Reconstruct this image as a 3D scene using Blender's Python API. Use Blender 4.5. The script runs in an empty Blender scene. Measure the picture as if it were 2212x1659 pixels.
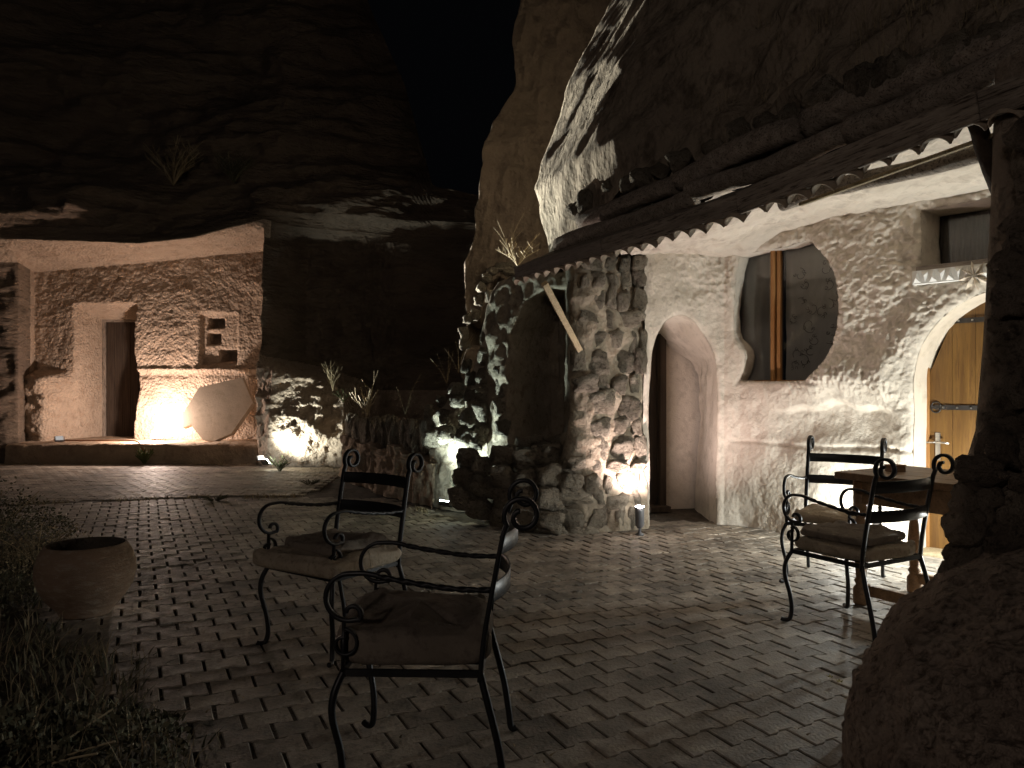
import bpy, bmesh, math, random
import numpy as np
from mathutils import Vector, Matrix, Euler
R = math.radians
random.seed(7); rng = np.random.default_rng(7)
SC = bpy.context.scene
COL = SC.collection
# ------------------------------------------------------------------ camera, world, exposure
F, CX, HY, CH = 1660.0, 1106.0, 840.0, 1.4      # focal length and principal column (2212 px wide print), horizon row, eye height
cam = bpy.data.cameras.new("camera"); camo = bpy.data.objects.new("camera", cam); COL.objects.link(camo)
camo.location = (0, 0, CH); camo.rotation_euler = (R(90), 0, 0)
cam.lens = 36 * F / 2212; cam.sensor_width = 36; cam.shift_y = 10.5 / 2212
cam.clip_start = .05; cam.clip_end = 500
SC.camera = camo
W = bpy.data.worlds.new("World"); SC.world = W; W.use_nodes = True
bg = W.node_tree.nodes["Background"]; bg.inputs[0].default_value = (.75, .80, 1.0, 1); bg.inputs[1].default_value = .0004
SC.view_settings.view_transform = 'Standard'; SC.view_settings.look = 'None'
SC.view_settings.exposure = 1.7; SC.view_settings.gamma = 1; SC.view_settings.use_curve_mapping = False
SC.cycles.max_bounces = 6; SC.cycles.diffuse_bounces = 4; SC.cycles.use_denoising = True
SC.cycles.caustics_reflective = False; SC.cycles.caustics_refractive = False
SC.cycles.sample_clamp_indirect = 4

def at(px, py, Y):                                # a measured point of the photograph at depth Y, in metres
    return np.array([(px - CX) / F * Y, Y, CH + (HY - py) / F * Y])

# ------------------------------------------------------------------ lamps (their housings are built further down)
LAMPS = {}
def lamp(key, loc, power, color, kind='POINT', target=None, size=R(120), blend=.6, radius=.03):
    l = bpy.data.lights.new(key, kind); l.energy = power; l.color = color; l.shadow_soft_size = radius
    if kind == 'SPOT': l.spot_size = size; l.spot_blend = blend
    o = bpy.data.objects.new(key, l); COL.objects.link(o); o.location = loc
    if target is not None: o.rotation_euler = (Vector(target) - Vector(loc)).to_track_quat('-Z', 'Y').to_euler()
    LAMPS[key] = (Vector(loc), Vector(target) if target is not None else None, color)
    return o
PINK = (1, .70, .56); COOL = (.86, 1, .93); WARM = (1, .86, .70); PINKW = (1, .80, .78)
lamp('cave_lamp', (-7.02, 15.05, .76), 64, (1, .77, .65), radius=.05)
lamp('buttress_lamp', (-4.15, 13.18, .22), 62, (.93, 1, .90), 'SPOT', (-3.55, 13.80, .86), R(100), .9)
lamp('ruin_lamp', (-.80, 8.40, .16), 78, (.80, 1, .96), 'SPOT', (-.38, 8.66, 1.3), R(92), .8)
lamp('crag_lamp', (-4.25, 13.16, .30), 4200, (.98, 1, .90), 'SPOT', (1.10, 7.9, 5.3), R(40), 1.0)
lamp('pillar_lamp', (1.22, 7.37, .38), 25, (1, .78, .74), 'SPOT', (1.30, 7.6, 1.0), R(165), .7)
lamp('wall_lamp', (2.98, 6.66, .30), 10, (.95, 1, .96), radius=.03)
lamp('door_lamp', (3.76, 5.54, .46), 52, (.93, .99, .97), radius=.04)
lamp('fill_lamp', (-4.0, -7.05, 3.95), 92, (1, .85, .75), radius=.35)  # added fill behind the camera, lifts the boulder and roof timbers

# ------------------------------------------------------------------ numpy noise
def _hash(ix, iy, iz, seed):
    h = (ix * 374761393 + iy * 668265263 + iz * 2147483647 + seed * 974711) & 0xffffffff
    h = ((h ^ (h >> 13)) * 1274126177) & 0xffffffff
    h = ((h ^ (h >> 16)) * 2246822519) & 0xffffffff
    return ((h ^ (h >> 15)) & 0xffff) / 65535.0
def vnoise(x, y, z, seed=0):
    ix, iy, iz = [np.floor(a).astype(np.int64) for a in (x, y, z)]
    fx, fy, fz = x - ix, y - iy, z - iz
    fx, fy, fz = [t * t * t * (t * (t * 6 - 15) + 10) for t in (fx, fy, fz)]
    r = 0
    for dx in (0, 1):
        for dy in (0, 1):
            for dz in (0, 1):
                w = (fx if dx else 1 - fx) * (fy if dy else 1 - fy) * (fz if dz else 1 - fz)
                r = r + w * _hash(ix + dx, iy + dy, iz + dz, seed)
    return r * 2 - 1
def fbm(x, y, z, oct=4, seed=0, gain=.5):
    x, y, z = np.broadcast_arrays(np.asarray(x, float), np.asarray(y, float), np.asarray(z, float))
    r = 0; a = 1
    for i in range(oct):
        r = r + a * vnoise(x, y, z, seed + i * 17); x = x * 2.03 + 5.1; y = y * 2.03 + 1.7; z = z * 2.03 + 9.2; a *= gain
    return r
def ridg(x, y, z, oct=3, seed=0):
    x, y, z = np.broadcast_arrays(np.asarray(x, float), np.asarray(y, float), np.asarray(z, float))
    r = 0; a = 1
    for i in range(oct):
        r = r + a * (1 - 2 * np.abs(vnoise(x, y, z, seed + i * 13))); x = x * 2.1 + 3; y = y * 2.1 + 7; z = z * 2.1; a *= .5
    return r
def sstep(a, b, x):
    t = np.clip((x - a) / (b - a), 0, 1); return t * t * (3 - 2 * t)

# ------------------------------------------------------------------ materials
def mat(name, c1, c2, scale=4., rough=.9, bumps=((20, .5, .01),), spec=.25, c3=None, stain=None, metal=0., stretch=(1, 1, 1), rand=.0,
        island=False, rot=(0, 0, 0), rough2=None, dirt=0):
    m = bpy.data.materials.new(name); m.use_nodes = True; nt = m.node_tree; N = nt.nodes; L = nt.links
    b = N["Principled BSDF"]; b.inputs["Roughness"].default_value = rough; b.inputs["Specular IOR Level"].default_value = spec
    b.inputs["Metallic"].default_value = metal
    tc = N.new("ShaderNodeTexCoord"); mp = N.new("ShaderNodeMapping"); mp.inputs["Scale"].default_value = stretch; mp.inputs["Rotation"].default_value = rot
    vec = tc.outputs["Object"]
    rv = None
    if rand or island:
        oi = N.new("ShaderNodeObjectInfo"); rv = oi.outputs["Random"]
        if island:
            g = N.new("ShaderNodeNewGeometry"); ad = N.new("ShaderNodeMath"); ad.operation = 'ADD'
            L.new(oi.outputs["Random"], ad.inputs[0]); L.new(g.outputs["Random Per Island"], ad.inputs[1])
            fr = N.new("ShaderNodeMath"); fr.operation = 'FRACT'; L.new(ad.outputs[0], fr.inputs[0]); rv = fr.outputs[0]
        else:
            va = N.new("ShaderNodeVectorMath"); va.operation = 'ADD'; sc = N.new("ShaderNodeVectorMath"); sc.operation = 'SCALE'
            cx = N.new("ShaderNodeCombineXYZ")
            for k in range(3): L.new(oi.outputs["Random"], cx.inputs[k])
            L.new(cx.outputs[0], sc.inputs[0]); sc.inputs["Scale"].default_value = 37
            L.new(vec, va.inputs[0]); L.new(sc.outputs[0], va.inputs[1]); vec = va.outputs[0]
    L.new(vec, mp.inputs[0]); vec = mp.outputs[0]
    def noise(s, d=6, r=.6):
        n = N.new("ShaderNodeTexNoise"); n.inputs["Scale"].default_value = s; n.inputs["Detail"].default_value = d; n.inputs["Roughness"].default_value = r
        L.new(vec, n.inputs["Vector"]); return n
    n1 = noise(scale); cr = N.new("ShaderNodeValToRGB")
    e = cr.color_ramp.elements; e[0].position = .32; e[1].position = .68; e[0].color = (*c1, 1); e[1].color = (*c2, 1)
    L.new(n1.outputs["Fac"], cr.inputs[0]); colr = cr.outputs[0]
    if c3:
        n2 = noise(scale * 4.3, 5, .7); r2 = N.new("ShaderNodeValToRGB"); r2.color_ramp.elements[0].position = .5; r2.color_ramp.elements[1].position = .66
        L.new(n2.outputs["Fac"], r2.inputs[0]); mx = N.new("ShaderNodeMix"); mx.data_type = 'RGBA'
        L.new(r2.outputs[0], mx.inputs[0]); L.new(colr, mx.inputs[6]); mx.inputs[7].default_value = (*c3, 1); colr = mx.outputs[2]
    if rv is not None:
        mr = N.new("ShaderNodeMapRange"); mr.inputs[3].default_value = 1 - (rand or .25); mr.inputs[4].default_value = 1 + (rand or .25)
        L.new(rv, mr.inputs[0]); mm = N.new("ShaderNodeMix"); mm.data_type = 'RGBA'; mm.blend_type = 'MULTIPLY'; mm.inputs[0].default_value = 1
        L.new(colr, mm.inputs[6]); L.new(mr.outputs[0], mm.inputs[7]); colr = mm.outputs[2]
    if dirt:
        gp = N.new("ShaderNodeNewGeometry"); nd = N.new("ShaderNodeTexNoise"); nd.inputs["Scale"].default_value = 1.7; nd.inputs["Detail"].default_value = 7; nd.inputs["Roughness"].default_value = .68
        L.new(gp.outputs["Position"], nd.inputs["Vector"]); dr_ = N.new("ShaderNodeMapRange"); dr_.inputs[1].default_value = .38; dr_.inputs[2].default_value = .6; dr_.inputs[3].default_value = 1 - dirt; dr_.inputs[4].default_value = 1.12
        L.new(nd.outputs["Fac"], dr_.inputs[0]); dm = N.new("ShaderNodeMix"); dm.data_type = 'RGBA'; dm.blend_type = 'MULTIPLY'; dm.inputs[0].default_value = 1
        L.new(colr, dm.inputs[6]); L.new(dr_.outputs[0], dm.inputs[7]); colr = dm.outputs[2]
    L.new(colr, b.inputs["Base Color"])
    if rough2 is not None:
        rr = N.new("ShaderNodeMapRange"); rr.inputs[3].default_value = rough; rr.inputs[4].default_value = rough2
        rr.inputs[1].default_value = .35; rr.inputs[2].default_value = .65
        n3 = noise(scale * 2.1, 6, .7); L.new(n3.outputs["Fac"], rr.inputs[0]); L.new(rr.outputs[0], b.inputs["Roughness"])
    prev = None
    for (s, st, d) in bumps:
        bn = N.new("ShaderNodeBump"); bn.inputs["Strength"].default_value = st; bn.inputs["Distance"].default_value = d
        if s < 0:
            v = N.new("ShaderNodeTexVoronoi"); v.inputs["Scale"].default_value = -s; L.new(vec, v.inputs["Vector"]); L.new(v.outputs["Distance"], bn.inputs["Height"])
        else:
            nn = noise(s, 8, .62); L.new(nn.outputs["Fac"], bn.inputs["Height"])
        if prev: L.new(prev, bn.inputs["Normal"])
        prev = bn.outputs[0]
    if prev: L.new(prev, b.inputs["Normal"])
    return m
def emis(name, col, s):
    m = bpy.data.materials.new(name); m.use_nodes = True; b = m.node_tree.nodes["Principled BSDF"]
    b.inputs['Base Color'].default_value = (.02, .02, .02, 1); b.inputs["Emission Color"].default_value = (*col, 1); b.inputs["Emission Strength"].default_value = s
    return m
M = {}
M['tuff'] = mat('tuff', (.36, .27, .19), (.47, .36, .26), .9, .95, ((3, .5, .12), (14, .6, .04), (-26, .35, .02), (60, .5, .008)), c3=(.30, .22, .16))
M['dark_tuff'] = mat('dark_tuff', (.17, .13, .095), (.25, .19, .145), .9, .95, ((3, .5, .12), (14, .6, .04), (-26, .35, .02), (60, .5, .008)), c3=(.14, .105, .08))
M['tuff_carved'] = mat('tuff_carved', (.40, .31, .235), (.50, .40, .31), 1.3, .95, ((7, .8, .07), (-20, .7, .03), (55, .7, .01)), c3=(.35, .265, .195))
M['crag'] = mat('crag', (.30, .24, .18), (.44, .36, .27), 1.1, .95, ((2.5, .7, .15), (9, .8, .06), (34, .8, .02), (-22, .6, .02)), c3=(.14, .11, .08), stretch=(1, 1, .55), rot=(0, R(25), 0))
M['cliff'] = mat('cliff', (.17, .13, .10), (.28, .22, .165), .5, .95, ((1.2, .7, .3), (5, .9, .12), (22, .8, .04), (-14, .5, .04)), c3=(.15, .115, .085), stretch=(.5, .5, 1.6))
M['plaster'] = mat('plaster', (.52, .455, .375), (.64, .57, .48), 1.6, .92, ((9, .3, .03), (34, .45, .012), (-60, .3, .006), (110, .5, .004)), c3=(.46, .40, .33))
M['plaster_smooth'] = mat('plaster_smooth', (.52, .44, .35), (.62, .54, .44), 1.6, .92, ((30, .35, .01), (90, .3, .004)), c3=(.47, .40, .31))
M['white_stone'] = mat('white_stone', (.66, .64, .60), (.78, .76, .72), 6, .9, ((30, .5, .01),))
M['stone'] = mat('stone', (.34, .285, .215), (.56, .49, .385), 1.3, .95, ((1.6, .8, .2), (5, 1, .14), (-8, .8, .08), (22, 1, .05)), c3=(.20, .165, .125), rand=.25)
M['mortar'] = mat('mortar', (.28, .235, .175), (.40, .34, .26), 3, .97, ((6, .7, .05), (25, .8, .02), (80, .5, .006)), c3=(.22, .17, .12))
M['paver'] = mat('paver', (.27, .232, .187), (.42, .366, .30), 5, .85, ((14, .35, .012), (60, .6, .005), (-90, .3, .003)), spec=.35, c3=(.17, .15, .125), island=True, rand=.26, rough2=.55, dirt=.5)
M['soil_and_pot_shade'] = mat('soil_and_pot_shade', (.06, .05, .04), (.12, .10, .078), 2.5, .97, ((8, .8, .05), (40, .8, .02)), c3=(.04, .03, .02))
M['boulder'] = mat('boulder', (.34, .265, .21), (.50, .40, .32), 5, .95, ((6, .6, .08), (22, .9, .05), (-34, 1, .05), (90, 1, .012)), c3=(.13, .095, .07))
M['rough_stone'] = mat('rough_stone', (.24, .19, .15), (.44, .36, .28), 1.3, .95, ((2, .8, .2), (7, 1, .1), (-12, .8, .06), (26, .9, .03)), c3=(.12, .095, .07), rand=.25)
M['iron'] = mat('iron', (.010, .010, .011), (.022, .022, .023), 8, .36, ((60, .25, .002),), spec=.5, metal=.35, rough2=.5)
M['hinge'] = mat('hinge', (.03, .027, .024), (.06, .05, .045), 9, .5, ((60, .4, .003),), metal=.5)
M['steel'] = mat('steel', (.45, .44, .42), (.6, .59, .57), 8, .3, (), metal=1)
M['housing'] = mat('housing', (.04, .04, .042), (.07, .07, .073), 9, .5, ((60, .3, .002),), spec=.5)
M['greyhousing'] = mat('greyhousing', (.13, .13, .14), (.18, .18, .19), 9, .45, ((60, .3, .002),), spec=.5)
M['cushion'] = mat('cushion', (.17, .14, .11), (.24, .20, .16), 5, .95, ((5, .6, .03), (30, .5, .01), (240, .6, .002)), c3=(.13, .105, .085))
M['cushion_pale'] = mat('cushion_pale', (.33, .27, .20), (.44, .37, .28), 9, .95, ((6, .6, .03), (40, .5, .006), (240, .6, .002)), c3=(.25, .20, .14))
M['orange_wood'] = mat('orange_wood', (.10, .046, .011), (.19, .095, .022), 3, .5, ((8, .25, .01), (50, .3, .002)), spec=.4, c3=(.10, .045, .012), stretch=(5, 5, .35), rand=.10)
M['frame_wood'] = mat('frame_wood', (.22, .10, .03), (.34, .17, .06), 5, .45, ((12, .3, .006),), spec=.4, stretch=(7, 7, .5))
M['dark_wood'] = mat('dark_wood', (.035, .024, .017), (.07, .05, .036), 4, .7, ((10, .5, .01),), stretch=(7, 7, .5), rand=.2)
M['table_wood'] = mat('table_wood', (.17, .10, .05), (.28, .17, .09), 3, .5, ((10, .4, .006), (60, .3, .002)), spec=.4, stretch=(6, .6, 6), c3=(.12, .07, .035), rand=.15)
M['old_wood'] = mat('old_wood', (.27, .225, .18), (.50, .425, .35), 4, .85, ((6, .8, .03), (30, .9, .012)), c3=(.07, .05, .036), stretch=(.5, 5, 5), rand=.15)
M['grey_board'] = mat('grey_board', (.20, .165, .14), (.32, .27, .23), 4, .8, ((9, .5, .01), (40, .6, .004)), c3=(.14, .11, .09), stretch=(.5, 5, 5))
M['pale_wood'] = mat('pale_wood', (.34, .27, .16), (.48, .39, .25), 4, .8, ((9, .5, .01), (40, .5, .004)), c3=(.2, .15, .09), stretch=(7, 7, .6))
M['tile'] = mat('tile', (.34, .27, .20), (.46, .38, .29), 6, .85, ((20, .5, .01), (70, .5, .003)), c3=(.26, .2, .15), rand=.15)
M['terracotta'] = mat('terracotta', (.20, .135, .09), (.28, .195, .135), 3, .8, ((14, .35, .02), (90, .4, .004)), c3=(.30, .24, .18), stretch=(1, 1, 3))
M['grass'] = mat('grass', (.07, .075, .045), (.15, .135, .085), 3, .85, (), c3=(.22, .19, .13), island=True, rand=.3)
M['dry'] = mat('dry', (.26, .20, .12), (.40, .33, .21), 6, .85, (), island=True, rand=.25)
M['leaf'] = mat('leaf', (.09, .11, .04), (.16, .18, .08), 6, .7, (), island=True, rand=.25)
M['curtain'] = mat('curtain', (.66, .64, .60), (.76, .74, .69), 2, .9, ((120, .3, .002),), stretch=(5, 5, .6))
M['curtain2'] = mat('curtain2', (.50, .48, .45), (.62, .60, .56), 2, .9, ((120, .3, .002),), stretch=(5, 5, .6))
M['thread'] = mat('thread', (.10, .085, .07), (.15, .13, .11), 5, .8, ())
M['cable'] = mat('cable', (.40, .17, .07), (.46, .2, .09), 5, .5, ())
M['black'] = mat('black', (.012, .011, .010), (.02, .018, .016), 5, .9, ())
M['litter'] = mat('litter', (.62, .55, .25), (.7, .62, .3), 5, .8, ())
g = bpy.data.materials.new('glass'); g.use_nodes = True; nt = g.node_tree
for n in list(nt.nodes): nt.nodes.remove(n)
o_ = nt.nodes.new("ShaderNodeOutputMaterial"); mx = nt.nodes.new("ShaderNodeMixShader"); tr = nt.nodes.new("ShaderNodeBsdfTransparent"); gl = nt.nodes.new("ShaderNodeBsdfGlossy")
gl.inputs["Roughness"].default_value = .05; gl.inputs["Color"].default_value = (.9, .9, .9, 1); tr.inputs[0].default_value = (.92, .92, .91, 1); fr = nt.nodes.new("ShaderNodeFresnel"); fr.inputs[0].default_value = 1.75
nt.links.new(fr.outputs[0], mx.inputs[0]); nt.links.new(tr.outputs[0], mx.inputs[1]); nt.links.new(gl.outputs[0], mx.inputs[2]); nt.links.new(mx.outputs[0], o_.inputs[0])
M['glass'] = g

# ------------------------------------------------------------------ object helpers
def link(name, me, parent=None, m=None):
    o = bpy.data.objects.new(name, me); COL.objects.link(o)
    if parent is not None: o.parent = parent
    if m is not None and not me.materials: me.materials.append(M[m])
    return o
def thing(name, label, cat, loc=(0, 0, 0), rz=0, group=None):
    o = bpy.data.objects.new(name, None); COL.objects.link(o); o.location = loc; o.rotation_euler = (0, 0, rz)
    o.empty_display_size = .1
    o['label'] = label; o['category'] = cat
    if group: o['group'] = group
    return o
def tag(o, label, cat, group=None, kind=None):
    o['label'] = label; o['category'] = cat
    if group: o['group'] = group
    if kind: o['kind'] = kind
    return o
def struct(o): o['kind'] = 'structure'; return o
def pyd(name, verts, faces, m, parent=None, smooth=False):
    me = bpy.data.meshes.new(name); me.from_pydata([tuple(map(float, v)) for v in verts], [], [tuple(map(int, f)) for f in faces]); me.update()
    if smooth: me.polygons.foreach_set('use_smooth', [True] * len(me.polygons))
    return link(name, me, parent, m)
def grid(name, P, m, parent=None, keep=None, flip=False, smooth=True):
    n, k = P.shape[:2]; idx = np.arange(n * k).reshape(n, k)
    q = np.stack([idx[:-1, :-1], idx[1:, :-1], idx[1:, 1:], idx[:-1, 1:]], -1)
    if flip: q = q[..., ::-1]
    q = q.reshape(-1, 4)
    if keep is not None: q = q[keep.reshape(-1)]
    me = bpy.data.meshes.new(name); v = P.reshape(-1, 3).astype(np.float32)
    me.vertices.add(len(v)); me.vertices.foreach_set('co', v.ravel())
    me.loops.add(len(q) * 4); me.loops.foreach_set('vertex_index', q.ravel().astype(np.int32))
    me.polygons.add(len(q)); me.polygons.foreach_set('loop_start', (np.arange(len(q)) * 4).astype(np.int32))
    me.polygons.foreach_set('use_smooth', np.ones(len(q), bool) if smooth else np.zeros(len(q), bool))
    me.update(calc_edges=True); me.validate()
    return link(name, me, parent, m)
def box(name, size, m, parent=None, loc=(0, 0, 0), rot=(0, 0, 0), bev=.004):
    bm = bmesh.new(); bmesh.ops.create_cube(bm, size=1); bmesh.ops.scale(bm, vec=size, verts=bm.verts)
    if bev: bmesh.ops.bevel(bm, geom=bm.edges[:], offset=bev, segments=2, affect='EDGES', profile=.6)
    me = bpy.data.meshes.new(name); bm.to_mesh(me); bm.free()
    o = link(name, me, parent, m); o.location = loc; o.rotation_euler = rot; return o
def beam(name, a, b, w, h, m, parent=None, up=(0, 0, 1), bev=.004, rough=0):
    a = Vector(a); b = Vector(b); d = b - a; L_ = d.length; x = d.normalized(); z = Vector(up); y = z.cross(x).normalized(); z = x.cross(y)
    bm = bmesh.new(); n = max(1, int(L_ / .15)); vs = []
    for i in range(n + 1):
        t = i / n * L_ - L_ / 2
        vs.append([bm.verts.new((t, sy * w / 2 + random.uniform(-rough, rough), sz * h / 2 + random.uniform(-rough, rough))) for sy, sz in ((-1, -1), (1, -1), (1, 1), (-1, 1))])
    for i in range(n):
        for k in range(4): bm.faces.new((vs[i][k], vs[i][(k + 1) % 4], vs[i + 1][(k + 1) % 4], vs[i + 1][k]))
    bm.faces.new(vs[0][::-1]); bm.faces.new(vs[n]); bmesh.ops.recalc_face_normals(bm, faces=bm.faces)
    if bev:
        ed = [e for e in bm.edges if len(e.link_faces) == 2 and e.calc_face_angle() > .8]
        bmesh.ops.bevel(bm, geom=ed, offset=bev, segments=1, affect='EDGES')
    me = bpy.data.meshes.new(name); bm.to_mesh(me); bm.free(); o = link(name, me, parent, m)
    mt = Matrix((x, y, z)).transposed().to_4x4(); mt.translation = (a + b) / 2; o.matrix_local = mt; return o
def sweep_data(pts, w, h=None, ref=None, seg=8, twist=0., taper=None):
    """round tube (h None, radius w) or flat bar (w along ref, h across)"""
    P = [Vector(p) for p in pts]; V = []; Fc = []; n = len(P); last = None
    for i in range(n):
        t = (P[min(i + 1, n - 1)] - P[max(i - 1, 0)]).normalized()
        if ref is not None: bx = Vector(ref)
        else:
            bx = last if last is not None else (Vector((0, 0, 1)) if abs(t.z) < .8 else Vector((1, 0, 0)))
        bx = (bx - t * bx.dot(t)).normalized(); last = bx; by = t.cross(bx)
        k = taper(i / (n - 1)) if taper else 1
        if h is None: ring = [(math.cos(a) * w * k, math.sin(a) * w * k) for a in [2 * math.pi * j / seg for j in range(seg)]]
        else:
            a, b, c = w / 2 * k, h / 2 * k, min(w, h) * .18
            ring = [(a, -b + c), (a, b - c), (a - c, b), (-a + c, b), (-a, b - c), (-a, -b + c), (-a + c, -b), (a - c, -b)]
        if twist:
            an = twist * i / (n - 1); ring = [(x * math.cos(an) - y * math.sin(an), x * math.sin(an) + y * math.cos(an)) for x, y in ring]
        V += [P[i] + bx * x + by * y for x, y in ring]
    m_ = len(V) // n
    for i in range(n - 1):
        for j in range(m_): Fc.append((i * m_ + j, i * m_ + (j + 1) % m_, (i + 1) * m_ + (j + 1) % m_, (i + 1) * m_ + j))
    Fc.append(tuple(range(m_))[::-1]); Fc.append(tuple((n - 1) * m_ + j for j in range(m_)))
    return V, Fc
def merge(parts):
    V = []; Fc = []
    for v, f in parts:
        b = len(V); V += list(v); Fc += [tuple(i + b for i in q) for q in f]
    return V, Fc
def tube(name, pts, w, m, parent=None, h=None, ref=None, seg=8, twist=0., taper=None):
    v, f = sweep_data(pts, w, h, ref, seg, twist, taper); return pyd(name, v, f, m, parent, True)
def lathe(name, prof, m, parent=None, seg=48, loc=(0, 0, 0), wob=0):
    prof = np.array(prof); a = np.linspace(0, 2 * np.pi, seg + 1)
    r = prof[:, 0][:, None] * (1 + wob * np.sin(2 * a + 1))[None]
    P = np.stack([r * np.cos(a), r * np.sin(a), np.repeat(prof[:, 1][:, None], seg + 1, 1)], -1)
    o = grid(name, P, m, parent); o.location = loc
    bm = bmesh.new(); bm.from_mesh(o.data); bmesh.ops.remove_doubles(bm, verts=bm.verts, dist=1e-5); bmesh.ops.recalc_face_normals(bm, faces=bm.faces); bm.to_mesh(o.data); bm.free()
    return o
def smooth_path(pts, n=8):
    P = [Vector(p) for p in pts]; out = []
    for i in range(len(P) - 1):
        p0 = P[max(i - 1, 0)]; p1 = P[i]; p2 = P[i + 1]; p3 = P[min(i + 2, len(P) - 1)]
        for k in range(n):
            t = k / n; out.append(.5 * ((2 * p1) + (p2 - p0) * t + (2 * p0 - 5 * p1 + 4 * p2 - p3) * t * t + (-p0 + 3 * p1 - 3 * p2 + p3) * t ** 3))
    out.append(P[-1]); return out
# rock meshes shared by all rubble
def rock_mesh(i, sub=3, boxy=.9):
    bm = bmesh.new(); bmesh.ops.create_icosphere(bm, subdivisions=sub, radius=1)
    v = np.array([p.co[:] for p in bm.verts]); s = i * 3.7
    r_ = np.random.default_rng(100 + i)
    k = 1 / np.max(np.abs(v) ** 1.0, axis=1); v = v * (1 - boxy + boxy * k * .8)[:, None]
    for _ in range(8):                                     # knock flat facets off
        n = r_.normal(size=3); n /= np.linalg.norm(n); d = v @ n; lim = r_.uniform(.62, .9); ex = np.clip(d - lim, 0, None); v = v - ex[:, None] * n * .85
    f = fbm(v[:, 0] * 1.3 + s, v[:, 1] * 1.3, v[:, 2] * 1.3, 4, i) * .20 + .11 * ridg(v[:, 0] * 3 + s, v[:, 1] * 3, v[:, 2] * 3, 2, i)
    v = v * (1 + f)[:, None]
    v = v / np.abs(v).max(0) * .5
    for p, c in zip(bm.verts, v): p.co = c
    me = bpy.data.meshes.new('rock'); bm.to_mesh(me); bm.free(); me.polygons.foreach_set('use_smooth', [True] * len(me.polygons)); return me
ROCK = {}
def rock(name, c, size, m, parent, k=None, rot=None):
    k = random.randrange(9) if k is None else k
    if (k, m) not in ROCK:
        me = rock_mesh(k).copy(); me.materials.append(M[m]); ROCK[(k, m)] = me
    o = bpy.data.objects.new(name, ROCK[(k, m)]); COL.objects.link(o); o.parent = parent
    o.location = tuple(map(float, c)); o.scale = size
    o.rotation_euler = rot if rot is not None else (random.uniform(-.25, .25), random.uniform(-.2, .2), random.uniform(-.3, .3))
    return o
def poly_sd(a, z, poly):
    """signed distance (positive inside) and nearest boundary point"""
    poly = np.array(poly, float); n = len(poly); best = np.full(a.shape, 1e9); na = a.copy(); nz = z.copy(); ins = np.zeros(a.shape, bool)
    for i in range(n):
        x0, y0 = poly[i]; x1, y1 = poly[(i + 1) % n]; dx, dy = x1 - x0, y1 - y0; l2 = dx * dx + dy * dy + 1e-12
        t = np.clip(((a - x0) * dx + (z - y0) * dy) / l2, 0, 1); qx = x0 + t * dx; qy = y0 + t * dy; d = np.hypot(a - qx, z - qy)
        mk = d < best; best = np.where(mk, d, best); na = np.where(mk, qx, na); nz = np.where(mk, qy, nz)
        c = ((y0 > z) != (y1 > z)) & (a < dx * (z - y0) / (dy if abs(dy) > 1e-12 else 1e-12) + x0); ins ^= c
    return np.where(ins, best, -best), na, nz

# ================================================================== GROUND AND PAVING
gx = np.concatenate([np.linspace(-60, -13, 12), np.linspace(-12.5, 6, 150), np.linspace(7, 60, 12)])
gy = np.concatenate([np.linspace(-40, -1, 8), np.linspace(-.5, 15, 120), np.linspace(17, 90, 10)])
X, Yg = np.meshgrid(gx, gy, indexing='ij')
Zg = -.0135 + .004 * fbm(X * 2, Yg * 2, 0, 3, 5)
struct(grid('ground', np.stack([X, Yg, Zg], -1), 'soil_and_pot_shade', flip=True))
def crack_y(x): return 9.95 + min(0, (x + 3.9)) * .30
def paver_outline(L=.2, W1=.165, W2=.135, ge=.011, gs=.005):
    l = L / 2 - ge / 2; a = .030; b = .052; u = W1 / 2 - gs / 2; w = W2 / 2 - gs / 2
    top = [(l, u), (b, u), (a, w), (-a, w), (-b, u), (-l, u)]; return top + [(-x, -y) for x, y in top]
def paver_geo(seed):
    r_ = random.Random(seed); o = paver_outline(); V = []; Fc = []
    for s, z in ((1.0, -.030), (1.0, -.0045), (.955, 0.0)):
        for x, y in o: V.append((x * s + r_.uniform(-.0012, .0012), y * s + r_.uniform(-.0012, .0012), z))
    n = 12
    for k in (0, 1):
        for j in range(n): Fc.append((k * n + j, k * n + (j + 1) % n, (k + 1) * n + (j + 1) % n, (k + 1) * n + j))
    t = 2 * n
    Fc += [(t + 0, t + 1, t + 10, t + 11), (t + 1, t + 2, t + 9, t + 10), (t + 2, t + 3, t + 8, t + 9), (t + 3, t + 4, t + 7, t + 8), (t + 4, t + 5, t + 6, t + 7)]
    return V, Fc
PV = [paver_geo(i) for i in range(6)]
paving = bpy.data.objects.new('paving', None); COL.objects.link(paving); paving['kind'] = 'structure'
WALLN = np.array([.758, .652]); Q1 = np.array([2.2, 7.97])
def in_patio(x, y):
    if x * WALLN[0] + y * WALLN[1] > Q1 @ WALLN + .06: return False
    if y > 8.05 and x > 0: return False
    if y > crack_y(x) - .08: return False
    if -2.55 < x < -.25 and y > 11.6 - (x + 2.62) * 1.69 + .1: return False
    return True
places = []
def lay(theta, test, x0, x1, y0, y1, zone):
    c, s = math.cos(theta), math.sin(theta); n = int(20 / .15)
    for j in range(-n, n):
        for i in range(-100, 100):
            u = i * .2 + (.1 if j % 2 else 0); v = j * .15; x = u * c - v * s; y = u * s + v * c
            if not (x0 < x < x1 and y0 < y < y1): continue
            if y < 1.6 or abs(x) / y > .86 and y < 14: continue
            if not test(x, y): continue
            wx = .02 * math.sin(x * 1.3 + y * .7); wy = .02 * math.sin(y * 1.1 - x * .8)
            sag = .010 * float(vnoise(np.array([x * .9]), np.array([y * .9]), np.array([0.]), 3)[0])
            places.append((x + wx, y + wy, sag + random.gauss(0, .0013), theta + random.gauss(0, .014), random.gauss(0, .0065), random.gauss(0, .0065)))
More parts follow.
